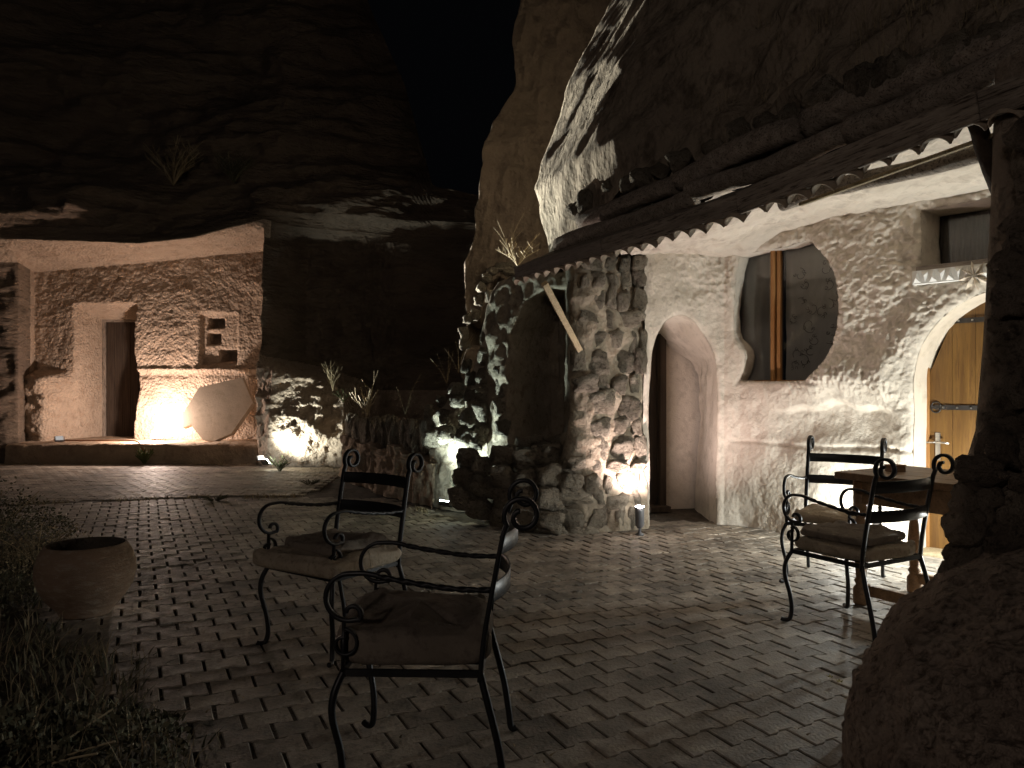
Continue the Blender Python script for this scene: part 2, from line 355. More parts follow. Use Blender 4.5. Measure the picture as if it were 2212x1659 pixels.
lay(R(26), in_patio, -9, 5, 1.6, 10.2, 0)
lay(R(3), lambda x, y: y > crack_y(x) + .12 and (x < -2.75), -12.5, -2.6, 8, 14.75, 1)
def shown(p):
    x, y = p[:2]; py = 1.4 * F / y; px = abs(x) / y * F
    return (py < 822 and px < 1100, 1 / y ** 2 - (.02 if (x > 1.2 and y < 3.6 and x / y > .44) or (x < -1.1 and y < 4.1) else 0))
places.sort(key=shown, reverse=True)
pm = []
for V, Fc in PV:
    me = bpy.data.meshes.new('paver'); me.from_pydata(V, [], Fc); me.materials.append(M['paver']); pm.append(me)
for (x, y, z, th, ax, ay) in places[:300]:
    o = bpy.data.objects.new('paver', random.choice(pm)); COL.objects.link(o); o.parent = paving; o.location = (x, y, z); o.rotation_euler = (ax, ay, th)
VV = []; FF = []; nv = 0
PVa = [np.array(v) for v, _ in PV]; Ff = PV[0][1]
fq = np.array(Ff)
for (x, y, z, th, ax, ay) in places[300:]:
    v = random.choice(PVa).copy(); v[:, 2] += v[:, 0] * -ay + v[:, 1] * ax + z; c, s = math.cos(th), math.sin(th)
    VV.append(np.stack([v[:, 0] * c - v[:, 1] * s + x, v[:, 0] * s + v[:, 1] * c + y, v[:, 2]], -1)); FF.append(fq + nv); nv += len(v)
VV = np.concatenate(VV); FF = np.concatenate(FF)
me = bpy.data.meshes.new('pavers'); me.vertices.add(len(VV)); me.vertices.foreach_set('co', VV.astype(np.float32).ravel()); me.loops.add(FF.size); me.loops.foreach_set('vertex_index', FF.ravel().astype(np.int32))
me.polygons.add(len(FF)); me.polygons.foreach_set('loop_start', (np.arange(len(FF)) * 4).astype(np.int32)); me.polygons.foreach_set('use_smooth', np.zeros(len(FF), bool)); me.update(calc_edges=True)
o = link('paver_field', me, paving, 'paver'); o['kind'] = 'stuff'

# ================================================================== FAR CLIFF WITH THE CARVED CAVE FRONT
inner = np.array([(-17, 13.6), (-10.4, 14.2), (-9.48, 14.75), (-9.81, 15.8), (-4.74, 15.8), (-4.70, 15.2), (-4.66, 14.2), (-4.3, 13.78), (-3.0, 13.65), (-2.75, 14.3), (-2.3, 15.4), (2.6, 15.6)])
outerp = np.array([(-17, 13.2), (-10.4, 13.9), (-9.48, 14.3), (-8.8, 14.35), (-6.0, 14.45), (-5.3, 14.5), (-4.66, 14.55), (-4.2, 14.7), (-3.3, 15.0), (-2.6, 15.3), (-2.0, 15.5), (2.6, 15.8)])
# rows of parameters per inner segment
nseg = [30, 16, 30, 200, 16, 26, 20, 60, 22, 26, 60]
ui = []; uo = []
for k, n in enumerate(nseg):
    t = np.linspace(0, 1, n, endpoint=False)[:, None]
    ui.append(inner[k] * (1 - t) + inner[k + 1] * t); uo.append(outerp[k] * (1 - t) + outerp[k + 1] * t)
ui = np.concatenate(ui + [inner[-1:]]); uo = np.concatenate(uo + [outerp[-1:]])
nu = len(ui)
ztop = np.interp(ui[:, 0], [-17, -9.8, -7.5, -5.05, -4, 2.6], [3.7, 3.8, 4.0, 4.24, 4.3, 4.3])[:, None]
zedge = np.interp(uo[:, 0], [-17, -9.5, -7.0, -6.0, -5.3, -4.7, -4.2, 2.6], [4.2, 4.2, 4.13, 4.25, 4.45, 4.6, 4.5, 4.4])[:, None]
zv = np.linspace(0, 1, 170)[None, :]
zi = ztop * zv
x = np.repeat(ui[:, :1], 170, 1); y = np.repeat(ui[:, 1:], 170, 1)
fac = (x > -9.815) & (x < -4.72) & (y > 15.5)
facf = fac.astype(float)
# carved panel relief
rough = .013 * ridg(x * 8 + zi * 7, 0, zi * 16 - x * 5, 3, 3) * sstep(1.2, 2.0, zi) + .007 * ridg(x * 14, 0, zi * 22 + x * 6, 2, 8) + .010 * fbm(x * 9, 0, zi * 9, 3, 9)
rough = rough + .05 * fbm(x * 1.3, 0, zi * 1.3, 3, 4)
band = -.05 * np.exp(-((zi - 1.80) / .035) ** 2) * sstep(-7.8, -7.7, x) + .03 * np.exp(-((zi - 1.68) / .05) ** 2)
dy = np.where(fac, -rough * .8 + band, 0)
# door recess (splayed left jamb, sloping head)
jl = sstep(-9.0, -8.86, x); jr = 1 - sstep(-7.79, -7.72 + .06 * 0, x + .05 * np.sin(zi * 3.3)); head = 1 - sstep(2.84, 3.16, zi)
lin = np.clip((x + 9.0) / .14, 0, 1); linh = np.clip((3.16 - zi) / .30, 0, 1)
rec = np.minimum(lin, linh) * jr * 1.02
dy = dy + np.where(fac, rec, 0)
# smooth frame round the door recess
# stone bench left of the door
be = (1 - sstep(-9.3, -8.98, x)) * (1 - sstep(1.62, 1.80, zi)) ; dy = dy - np.where(fac, be * (.62 + .08 * fbm(x * 5, 0, zi * 5, 3, 31)), 0)
# walled-up niche right
sd, _, _ = poly_sd(x, zi, [(-6.44, 1.86), (-5.64, 1.9), (-5.62, 2.98), (-6.42, 2.95)])
dy = dy + np.where(fac, .10 * sstep(0, .05, sd) + rough * .7 * sstep(-.05, .05, sd), 0)
for (a0, b0, a1, b1) in ((-6.28, 2.66, -5.95, 2.86), (-6.30, 2.32, -6.02, 2.55), (-6.05, 1.96, -5.68, 2.20)):
    s2, _, _ = poly_sd(x, zi, [(a0, b0), (a1, b0 + .02), (a1 - .02, b1), (a0 + .02, b1)]); dy = dy + np.where(fac, .40 * sstep(-.02, .03, s2), 0)
# natural rock elsewhere
nat = .16 * fbm(x * .9, y * .9, zi * 1.2, 5, 11) + .07 * ridg(x * 2.2, y * 2.2, zi * 2.8, 4, 12)
dy = dy + np.where(fac, 0, -nat * np.where((x > -9.85) & (x < -9.4) & (y > 14.7), .15, 1))
# buttress: above its slanting top the cliff falls back
bt = np.interp(x, [-5.0, -4.6, -3.6, -2.95, -2.7], [2.05, 1.75, 1.55, 1.32, 1.1])
isb = (x > -4.69) & (x < -2.2) & (y < 15.5)
back = sstep(0, .45, zi - bt) * (15.15 - y) + .35 * sstep(bt - .9, bt, zi) * .6
wb = np.clip((x + 4.70) / .6, 0, 1) ** .7
dy = dy + np.where(isb, back * wb, 0) - np.where(isb, .05 * fbm(x * 2, y * 2, zi * 2, 3, 76) + .014 * ridg(x * 15 + zi * 8, y * 5, zi * 8 - x * 4, 3, 77), 0)
A = np.stack([x, y + dy, zi], -1)
# soffit
ns = 40; t = np.linspace(0, 1, ns)[None, 1:]
base = A[:, -1:, :]; ed = np.stack([uo[:, :1], uo[:, 1:], zedge], -1)
Sf = base * (1 - t[..., None]) + ed * t[..., None]
sx, sy = Sf[..., 0], Sf[..., 1]
Sf[..., 2] += (.05 * fbm(sx * 1.1, sy * 3.5, 0, 4, 21) + .05 * np.sign(np.sin(t * 16 + sx * .6)) * np.sin(t * 16 + sx * .6) ** 2 * .35) * np.sin(np.pi * t * .9)
# upper cliff
zmax = np.interp(uo[:, 0], [-17, -4.2, -3.2, -2.4, -2.0, -1.6, 2.6], [13, 13, 10, 8.2, 6.8, 5.5, 5.0])[:, None]
nu2 = 150; t = np.linspace(0, 1, nu2)[None, 1:] ** 1.25
uz = zedge + (zmax - zedge) * t
ux = np.repeat(uo[:, :1], nu2 - 1, 1); uy = uo[:, 1:] + .38 * (uz - zedge)
st = uz * 3.3 + .5 * fbm(ux * .35, 0, uz * .4, 3, 41)
uy = uy - .45 * fbm(ux * .35, 1, uz * .6, 4, 42) * sstep(0, .6, uz - zedge) - (.16 * ridg(ux * .5, 2, uz * 2.0 + .4 * fbm(ux * .6, 0, uz, 2, 45), 3, 46) + .07 * ridg(ux * 1.3, 3, uz * 6, 3, 43)) * sstep(0, .3, uz - zedge) + .5 * sstep(5.3, 5.7, uz + .3 * np.sin(ux * .8))
Up = np.stack([ux, uy, uz], -1)
P = np.concatenate([A, Sf, Up], 1)
n_in = 170
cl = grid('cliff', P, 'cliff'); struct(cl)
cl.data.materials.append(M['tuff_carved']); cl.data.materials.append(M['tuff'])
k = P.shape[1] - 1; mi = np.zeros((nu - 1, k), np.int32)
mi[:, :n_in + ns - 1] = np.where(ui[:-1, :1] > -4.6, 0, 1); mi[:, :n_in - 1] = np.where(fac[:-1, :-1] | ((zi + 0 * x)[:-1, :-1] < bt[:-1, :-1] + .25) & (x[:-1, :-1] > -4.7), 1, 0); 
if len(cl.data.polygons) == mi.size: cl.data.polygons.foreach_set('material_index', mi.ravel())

# ---- step in front of the cave front
st_ = thing('stone_step', 'low chipped stone step running along the foot of the carved cave front', 'step', (-7.1, 14.9, 0))
xs = np.linspace(-9.5, -4.75, 190); fr_y = 14.40 + .05 * fbm(xs * 1.3, 0, 0, 3, 5) + .05 * fbm(xs * 6, 0, 0, 3, 6) * 0
prof = []
for (dyy, zz) in ((-.02, -.03), (0, .12), (.0, .25), (.01, .32), (.06, .355), (.2, .36), (.6, .365), (1.1, .37), (2.9, .37)):
    px_ = xs; n_ = fbm(px_ * 4, dyy * 5, zz * 7, 4, 61)
    prof.append(np.stack([px_, fr_y + dyy + (.035 * n_ if zz < .33 else .02 * n_) * (1 if zz > .2 else .6), zz + (.018 * n_ if zz > .3 else 0 * n_)], -1))
o = grid('step_top', np.stack(prof, 1) - np.array([-7.1, 14.9, 0]), 'tuff', st_)
o2 = pyd('step_end', [(-4.75 + 7.1, .0 - .5, -.03), (-4.75 + 7.1, .1, -.03), (-4.75 + 7.1, .1, .36), (-4.75 + 7.1, -.45, .35)], [(0, 1, 2, 3)], 'tuff', st_)
# ---- dark door of the cave
dd = thing('cave_door', 'dark plank door deep in the carved recess above the stone step', 'door', (-8.3, 16.72, .36))
for i in range(6): box('plank', (.172, .04, 2.5), 'dark_wood', dd, (-.43 + i * .175, random.uniform(-.006, .006), 1.25), bev=.006)
beam('frame_post', (-.56, -.03, 0), (-.56, -.03, 2.5), .07, .09, 'old_wood', dd, up=(0, 1, 0)); beam('frame_post', (.56, -.03, 0), (.56, -.03, 2.5), .07, .09, 'old_wood', dd, up=(0, 1, 0))
beam('lintel', (-.6, -.03, 2.53), (.6, -.03, 2.53), .09, .08, 'old_wood', dd)
# ---- leaning slab
sl = [(523, 815), (430, 837), (388, 905), (395, 924), (412, 917), (438, 950), (462, 953), (500, 936), (546, 870)]
slab = thing('stone_slab', 'large broken stone slab leaning against the carved cave wall', 'slab', (-6.1, 15.1, .37))
V = []; fn = []; n = len(sl)
for px, py in sl:
    z = CH + (HY - py) / F * 15.25; yy = 15.05 + (z - .36) * .30; q = at(px, py, yy); V.append(q - np.array([-6.1, 15.1, .37]))
V = [v + np.array([0, 0, 0]) for v in V]
bm = bmesh.new(); f_ = [bm.verts.new(v) for v in V]; fc = bm.faces.new(f_); ex = bmesh.ops.extrude_face_region(bm, geom=[fc])
for e in ex['geom']:
    if isinstance(e, bmesh.types.BMVert): e.co += Vector((.02, .10, -.03))
bmesh.ops.recalc_face_normals(bm, faces=bm.faces); bmesh.ops.triangulate(bm, faces=[f for f in bm.faces if len(f.verts) > 4])
me = bpy.data.meshes.new('slab_face'); bm.to_mesh(me); bm.free(); link('slab_face', me, slab, 'plaster_smooth')
# ---- hose on the step
tube_pts = smooth_path([(-9.0, 15.1, .40), (-8.6, 14.9, .40), (-8.0, 14.75, .41), (-7.4, 14.62, .42), (-7.05, 14.48, .40), (-6.9, 14.36, .25), (-6.84, 14.3, .02)], 8)
tag(tube('power_cable', tube_pts, .013, 'cable'), 'orange cable trailing along the stone step and down its front', 'cable')

# ================================================================== LOW GARDEN WALL, RISING RUBBLE AND RUIN
def strip_wall(name, path, zfun, thick, m, parent, amp=.05, step=.035, nz=60, niche=None, seed=0, out=None):
    path = np.array(path, float); d = np.hypot(*np.diff(path, axis=0).T); s = np.concatenate([[0], np.cumsum(d)]); n = int(s[-1] / step)
    u = np.linspace(0, s[-1], n); px_ = np.interp(u, s, path[:, 0]); py_ = np.interp(u, s, path[:, 1])
    ker = np.ones(9) / 9
    px2 = np.convolve(np.pad(px_, 4, 'edge'), ker, 'valid'); py2 = np.convolve(np.pad(py_, 4, 'edge'), ker, 'valid')
    tx = np.gradient(px2); ty = np.gradient(py2); L_ = np.hypot(tx, ty); nx, ny = -ty / L_, tx / L_       # normal pointing away from viewer (left of travel)
    zt = zfun(px2, py2)[:, None]; v = np.linspace(0, 1, nz)[None]; z = zt * v
    U = np.repeat(u[:, None], nz, 1)
    dd_ = -amp * fbm(U * 2.5, seed, z * 2.5, 4, seed + 3) - amp * .6 * ridg(U * 6, seed, z * 5, 2, seed + 9)
    if niche is not None: dd_ = dd_ + niche(px2[:, None] + 0 * z, py2[:, None] + 0 * z, z)
    if out is not None: dd_ = dd_ - out(px2[:, None] + 0 * z, py2[:, None] + 0 * z, z)
    Fp = np.stack([px2[:, None] + nx[:, None] * dd_, py2[:, None] + ny[:, None] * dd_, z], -1)
    tt = np.linspace(0, 1, 10)[None, 1:]; last = Fp[:, -1, :]
    T = np.stack([last[:, :1] + nx[:, None] * tt * thick, last[:, 1:2] + ny[:, None] * tt * thick, zt + .05 * fbm(px2[:, None] * 4, tt * 3, 0, 3, seed) * np.sin(np.pi * tt)], -1)
    Bk = T[:, -1:, :].copy(); Bk[..., 2] = -.05
    return grid(name, np.concatenate([Fp, T, Bk], 1), m, parent)
gw = thing('garden_wall', 'low garden wall of upright rough stones on a plastered rock base', 'wall', (0, 0, 0))
GP = [(-2.85, 13.6), (-2.66, 12.0), (-1.98, 10.6), (-1.25, 9.45), (-.85, 8.95)]
strip_wall('wall_base', GP, lambda x, y: .62 + .10 * fbm(x * 2, y * 2, 0, 2, 9) + .3 * sstep(12.2, 13.3, y), .45, 'tuff', gw, .05, seed=31)
for i in range(34):
    t = i / 33; yy = 12.6 - 3.45 * t + random.uniform(-.03, .03); xx = np.interp(-yy, [-13.6, -12.0, -10.6, -9.45, -8.95], [p[0] for p in GP])
    h = random.uniform(.34, .54); rock('stone', (xx + .13 + random.uniform(-.03, .03), yy + .07, .64 + h * .32), (random.uniform(.17, .24), random.uniform(.14, .2), h), 'stone', gw, rot=(random.uniform(-.15, .15), random.uniform(-.12, .12), R(-55) + random.uniform(-.3, .3)))
for i in range(20):
    t = i / 19; yy = 12.4 - 3.2 * t; xx = np.interp(-yy, [-13.6, -12.0, -10.6, -9.45, -8.95], [p[0] for p in GP])
    rock('stone', (xx + .33 + random.uniform(-.04, .04), yy + .15, .82 + random.uniform(-.05, .12)), (.24, .2, random.uniform(.16, .3)), 'stone', gw)
ru = thing('ruined_wall', 'broken rubble wall stepping up to a dark empty niche', 'wall', (0, 0, 0))
RP = [(-1.0, 9.15), (-.85, 8.95), (-.52, 8.72), (-.20, 8.30), (.18, 8.02), (.62, 7.92), (.95, 7.95)]
def rz(x, y): return np.interp(x, [-1.0, -.85, -.66, -.48, -.36, -.27, -.15, 0, 1], [.98, 1.12, 1.32, 1.62, 1.85, 2.3, 2.55, 2.6, 2.6])
def niche(px_, py_, z):
    ppx = CX + px_ / py_ * F; ppy = HY - (z - CH) / py_ * F
    sd, _, _ = poly_sd(ppx, ppy, [(1100, 962), (1096, 850), (1104, 720), (1130, 650), (1180, 622), (1250, 622), (1252, 760), (1250, 860), (1258, 900), (1240, 958)])
    return .75 * sstep(0, 8, sd)
strip_wall('wall_body', RP, rz, .75, 'mortar', ru, .035, .02, 130, niche, seed=51)
def rub(px, py, Y, w, h, parent, m='stone', d=None, k=None, rot=None):
    sc = Y / F; q = at(px, py, Y); rock('stone', q, (w * sc * 1.12, (d or min(w, h) * 1.0) * sc, h * sc * 1.12), m, parent, k, rot)
# rising, lamp-lit rubble
for (a, b, w, h, Y) in [(1049, 772, 34, 36, 8.42), (1046, 812, 34, 38, 8.42), (1008, 790, 22, 34, 8.6), (1015, 818, 24, 30, 8.6), (1052, 733, 30, 30, 8.5), (1062, 700, 30, 34, 8.5), (1074, 668, 32, 32, 8.5), (1096, 648, 40, 28, 8.4), (984, 838, 34, 28, 8.75), (990, 868, 36, 30, 8.72),
                      (956, 868, 26, 26, 8.95), (962, 900, 34, 34, 8.9), (938, 915, 30, 32, 9.05), (1042, 852, 34, 34, 8.45), (1040, 890, 40, 40, 8.42), (1012, 902, 42, 44, 8.5), (1005, 940, 44, 40, 8.5), (966, 940, 46, 40, 8.7), (934, 950, 36, 40, 8.95), (1042, 932, 36, 38, 8.42),
                      (1016, 855, 30, 30, 8.6), (1028, 962, 30, 28, 8.4), (925, 890, 22, 30, 9.2), (1080, 700, 26, 40, 8.3), (1082, 745, 30, 40, 8.3), (1080, 790, 32, 42, 8.3), (1084, 838, 30, 42, 8.3), (1082, 880, 34, 40, 8.28), (1085, 925, 34, 40, 8.25), (1060, 640, 24, 26, 8.6)]:
    rub(a, b, Y, w, h, ru)
# bulging footing below the niche
for (a, b, w, h, Y) in [(1012, 992, 50, 44, 8.15), (1004, 1034, 50, 46, 8.1), (998, 1078, 58, 48, 8.05), (1040, 1010, 46, 46, 8.05), (1044, 1056, 56, 52, 7.95), (1036, 1100, 60, 44, 7.95), (1084, 985, 56, 50, 7.95), (1086, 1030, 54, 50, 7.85), (1088, 1076, 56, 50, 7.8), (1086, 1118, 60, 44, 7.75),
                      (1136, 990, 60, 46, 7.8), (1134, 1036, 58, 52, 7.7), (1136, 1084, 60, 52, 7.62), (1134, 1126, 60, 40, 7.55), (1184, 985, 56, 46, 7.75), (1186, 1030, 56, 52, 7.6), (1184, 1080, 60, 54, 7.5), (1186, 1126, 64, 48, 7.42), (1232, 960, 50, 52, 7.7), (1228, 1008, 46, 54, 7.6)]:
    rub(a, b, Y, w, h, ru)
for (a, b, w, h) in [(1130, 955, 40, 26), (1180, 962, 40, 22), (1158, 948, 36, 20), (1205, 955, 28, 26)]: rub(a, b, 8.02, w, h, ru, 'stone')
# pillar
pil = thing('stone_pillar', 'rubble stone pillar between the dark niche and the arched passage', 'pillar', (0, 0, 0))
PP = [(.55, 8.2), (.56, 7.59), (.75, 7.565), (1.05, 7.66), (1.34, 7.785)]
strip_wall('pillar_core', PP, lambda x, y: 2.72 + 0 * x, .3, 'mortar', pil, .02, .02, 130, seed=61,
           out=lambda a, b, z: np.clip(.12 - z * .12, 0, .2))
def pil_left(py): return np.interp(py, [560, 640, 700, 740, 800, 850, 905, 950, 990, 1040, 1090, 1150], [1252, 1250, 1250, 1232, 1232, 1240, 1258, 1244, 1230, 1210, 1200, 1196])
py = 552; row = 0
while py < 1150:
    h = random.uniform(30, 58); xl = pil_left(py + h / 2); px = xl + random.uniform(-4, 4); xr = 1392 - max(0, (py - 1000)) * .22
    while px < xr - 12:
        w = random.choice((random.uniform(24, 40), random.uniform(40, 78))); w = min(w, xr - px + 6)
        cxp = px + w / 2; X = (cxp - CX) / F * 7.6
        Yp = 7.56 + .17 * np.clip((X - .7) / .6, 0, 1) + random.uniform(-.03, .03) - np.clip((py - 900) / 250, 0, 1) * .12
        hh = h * random.uniform(.9, 1.08); yc = py + h / 2 + random.uniform(-6, 6)
        rub(cxp, yc, Yp + .02, w * .98, hh * 1.0, pil, 'stone', d=27, rot=(random.uniform(-.12, .12), random.uniform(-.13, .13), random.uniform(-.15, .15)))
        px += w * .97
    py += h * .93; row += 1

# ================================================================== CAVE HOUSE FRONT (plastered)
house = thing('cave_house', 'pale plastered cave house front with shaped window and arched openings', 'house', (0, 0, 0))
Q = np.array([(1.28, 7.74), (2.2, 7.97), (3.55, 6.40), (5.15, 4.54)]); qd = np.hypot(*np.diff(Q, axis=0).T); qs = np.concatenate([[0], np.cumsum(qd)]); L0 = qd[0]
def wpos(a, d, z):
    """point of the plaster front: arc length a, depth d into the rock, height z"""
    a = np.asarray(a, float); w = .20
    def raw(a): return np.stack([np.interp(a, qs, Q[:, 0]), np.interp(a, qs, Q[:, 1])], -1)
    def ext(a): 
        p = raw(np.clip(a, 0, qs[-1])); return p
    p = (ext(a - w) + ext(a) * 2 + ext(a + w)) / 4
    t = ext(np.clip(a + w, 0, qs[-1])) - ext(np.clip(a - w, 0, qs[-1])); t = t / np.linalg.norm(t, axis=-1, keepdims=True)
    n = np.stack([-t[..., 1], t[..., 0]], -1)
    q = p + n * np.asarray(d)[..., None]
    return np.concatenate([q, np.broadcast_to(np.asarray(z, float), a.shape)[..., None]], -1)
def a_of(px, py, d=0.):
    """arc length and height where the sight line of a photo point meets the plane of the front"""
    r = (px - CX) / F
    if px < 1562: p0, t = Q[0], (Q[1] - Q[0]) / qd[0]; off = 0
    else: p0, t = Q[1], (Q[2] - Q[1]) / qd[1]; off = qs[1]
    n = np.array([-t[1], t[0]]); p0 = p0 + n * d
    s = (r * p0[1] - p0[0]) / (t[0] - r * t[1]); Y = p0[1] + s * t[1]
    return (s + off, CH + (HY - py) / F * Y)
ZC = lambda a: np.interp(a, [0, .9, 1.2, 1.55, 1.95, 2.6, 3.2, 5.5], [2.78, 2.75, 2.76, 2.93, 2.98, 2.98, 3.0, 3.0])
pass_o = [a_of(*p) for p in [(1400, 1152), (1399, 1040), (1399, 900), (1403, 785), (1410, 750), (1420, 724), (1436, 699), (1456, 684), (1479, 681), (1500, 692), (1523, 720), (1540, 756), (1549, 800), (1550, 950), (1547, 1152)]]
pass_o = [pass_o[0]] + [(p.x, p.y) for p in smooth_path([(a, b, 0) for a, b in pass_o[1:-1]], 5)] + [pass_o[-1]]
wz = [(240, 360), (330, 335), (480, 312), (535, 292), (575, 279), (620, 300), (655, 335), (690, 385), (722, 435), (738, 480), (748, 550), (751, 610), (747, 690), (736, 750), (715, 830), (690, 890), (655, 945), (620, 980), (590, 1006), (420, 1009), (232, 1008), (252, 960), (262, 925), (268, 880), (262, 850), (238, 815), (215, 785), (207, 750), (209, 650), (215, 540), (222, 440)]
win_o = [a_of(1497.7 + x / 2.399, 403.2 + y / 2.399) for x, y in wz]
uw = [a_of(1988, 581), None, None, a_of(1985, 446)]
ua0 = uw[0][0]; uz0 = uw[0][1]; upw = [(ua0, uz0), (ua0 + 1.15, uz0 + .02), (ua0 + 1.15, 2.93), (ua0 - .01, 2.92)]
da0 = a_of(1972, 900)[0]; dw = .74; dac = da0 + dw; dsp = 1.44
door_o = [(da0, -.02), (da0 - .0, .6), (da0, 1.1), (da0, dsp)] + [(dac - dw * math.cos(t), dsp + dw * 1.02 * math.sin(t)) for t in np.linspace(.08, math.pi - .08, 30)] + [(da0 + 2 * dw, dsp), (da0 + 2 * dw, -.02)]
na_, nz_ = 520, 250
aa = np.linspace(0.0, qs[-1] - .01, na_)[:, None] + np.zeros((1, nz_)); zt = ZC(aa) + .06; zz = zt * np.linspace(0, 1, nz_)[None]
cell = .0125; keep = np.ones((na_, nz_), bool)
A0, Z0 = aa.copy(), zz.copy(); lip = np.zeros_like(aa)
for poly in (pass_o, win_o, upw, door_o):
    sd, bx_, bz_ = poly_sd(A0, Z0, poly)
    sn = (sd > 0) & (sd < cell * 1.3) | ((sd <= 0) & (sd > -cell * .55)); aa = np.where(sn, bx_, aa); zz = np.where(sn, bz_, zz)
    keep &= ~((sd >= cell * 1.3)); lip = np.maximum(lip, .03 * np.exp(-np.clip(-sd, 0, 1) / .022) * (sd < cell * 1.3))
zz = np.clip(zz, 0, None)
kf = keep[:-1, :-1] & keep[1:, :-1] & keep[:-1, 1:] & keep[1:, 1:]
s_ = aa - L0
up_r = sstep(1.55, 2.1, zz + .25 * fbm(aa * 2, 0, zz * 2, 2, 4)) * sstep(.55, .95, s_)           # rough dressed zone
arch_d = np.hypot(aa - dac, (np.clip(zz - dsp, 0, 9))) - dw
arch_r = np.exp(-((arch_d - .17) / .13) ** 2)
def wdisp(a, z):
    return .030 * fbm(a * 1.6, 2, z * 1.6, 3, 91) + .012 * fbm(a * 5, 2, z * 5, 3, 92)
disp = wdisp(aa, zz)
disp = disp - up_r * (.011 * ridg(aa * 13 + zz * 7, 0, zz * 23 - aa * 6, 3, 93) + .007 * fbm(aa * 26, 0, zz * 34, 2, 94))
disp = disp - (arch_r * (.010 * ridg(arch_d * 22, 0, np.arctan2(zz - dsp, aa - dac) * 12, 3, 95) + .012)) * (1 - np.exp(-np.clip(arch_d, 0, 9) / .02))
lipz = 1.215 + .035 * np.sin(s_ * 6.5) + .02 * np.sin(s_ * 17)
hol = sstep(.45, .95, s_) * (1 - sstep(1.60, 1.78, s_))
disp = disp + hol * .085 * sstep(.72, 1.10, zz) * (1 - sstep(lipz - .02, lipz + .05, zz))
rag = .05 * fbm(aa * 9, 0, zz * 9, 3, 96)
disp = disp - hol * .085 * sstep(lipz, 1.52, zz) * (1 - sstep(1.50 + rag, 1.85, zz)) - hol * .012 * ridg(aa * 22, 0, zz * 22, 3, 97) * sstep(lipz + .05, lipz + .25, zz) * (1 - sstep(1.6, 1.8, zz))
disp = disp + .018 * np.exp(-((zz - .86 - .01 * np.sin(s_ * 5)) / .018) ** 2) * sstep(0, .15, s_)
disp = disp - .02 * (1 - sstep(.0, .8, zz)) + (.0015 * ridg(aa * 12, 0, zz * 12, 3, 98) + .001 * fbm(aa * 30, 0, zz * 30, 2, 90)) * (1 - sstep(.5, .9, zz))
disp = disp - (.009 * ridg(aa * 16 + zz * 4, 0, zz * 14, 3, 99) + .004 * fbm(aa * 34, 0, zz * 34, 2, 89)) * sstep(2.1, 2.35, zz) * (s_ < .8) * (s_ > -.55)
disp = disp - .003 * fbm(aa * 45, 0, zz * 45, 2, 88)
disp = disp + lip
grid('wall', wpos(aa, disp, zz), 'plaster', house, kf, flip=False)
def reveal(name, poly, d0, d1, m, n=14, amp=.012, skip_bottom=False, shrink=0., seed=3, closed=True, zoff=0.):
    P_ = []; poly = np.array(poly); c = poly.mean(0)
    # resample outline
    pl = np.vstack([poly, poly[:1]]) if closed else poly; dd_ = np.hypot(*np.diff(pl, axis=0).T); ss = np.concatenate([[0], np.cumsum(dd_)]); k = int(ss[-1] / .02)
    u = np.linspace(0, ss[-1], k); ox = np.interp(u, ss, pl[:, 0]); oz = np.interp(u, ss, pl[:, 1])
    for t in np.linspace(0, 1, n):
        d = d0 + (d1 - d0) * t
        dp = wdisp(ox, oz) * (1 - sstep(0, .5, t)) * 1.0
        nn = amp * fbm(u * 5, t * (d1 - d0) * 5, 0, 3, seed) * min(1, t * 3)
        vx, vz = ox - c[0], oz - c[1]; vl = np.hypot(vx, vz)
        k_ = 1 - (shrink * t + nn) / vl
        P_.append(wpos(c[0] + vx * k_, np.full_like(ox, 0) + d + dp, c[1] + vz * k_))
    return grid(name, np.stack(P_, 1), m, house)
# passage is a straight tunnel behind the first face
reveal('passage_wall', pass_o, .02, 1.12, 'plaster', 60, .010, shrink=.0, seed=8)
reveal('window_reveal', win_o, .02, .19, 'plaster', 12, .008, seed=9)
reveal('window_reveal', upw, .02, .36, 'plaster', 14, .006, shrink=.03, seed=10)
reveal('door_reveal', door_o, .02, .34, 'plaster_smooth', 14, .004, shrink=.015, seed=11)
# passage door, frame and step
t0 = (Q[1] - Q[0]) / qd[0]; n0 = np.array([-t0[1], t0[0]]); ang0 = math.atan2(t0[1], t0[0])
t1 = (Q[2] - Q[1]) / qd[1]; n1 = np.array([-t1[1], t1[0]]); ang1 = math.atan2(t1[1], t1[0])
def w1(a, d, z): 
    p = Q[1] + t1 * (a - L0) + n1 * d; return Vector((p[0], p[1], z))
def w0(a, d, z):
    p = Q[0] + t0 * a + n0 * d; return Vector((p[0], p[1], z))
pd = bpy.data.objects.new('passage_door', None); COL.objects.link(pd); pd.parent = house; pd.location = w0(.36, 1.06, 0); pd.rotation_euler = (0, 0, ang0)
for i in range(5): box('plank', (.15, .04, 2.12), 'dark_wood', pd, (-.32 + i * .155, random.uniform(-.004, .004), 1.06), bev=.006)
box('frame_post', (.075, .09, 2.12), 'dark_wood', pd, (.355, -.06, 1.06)); box('threshold', (.8, .22, .06), 'dark_wood', pd, (0, -.10, .03))
box('panel', (1.5, .02, 2.6), 'plaster', pd, (.2, .06, 1.25), bev=0)
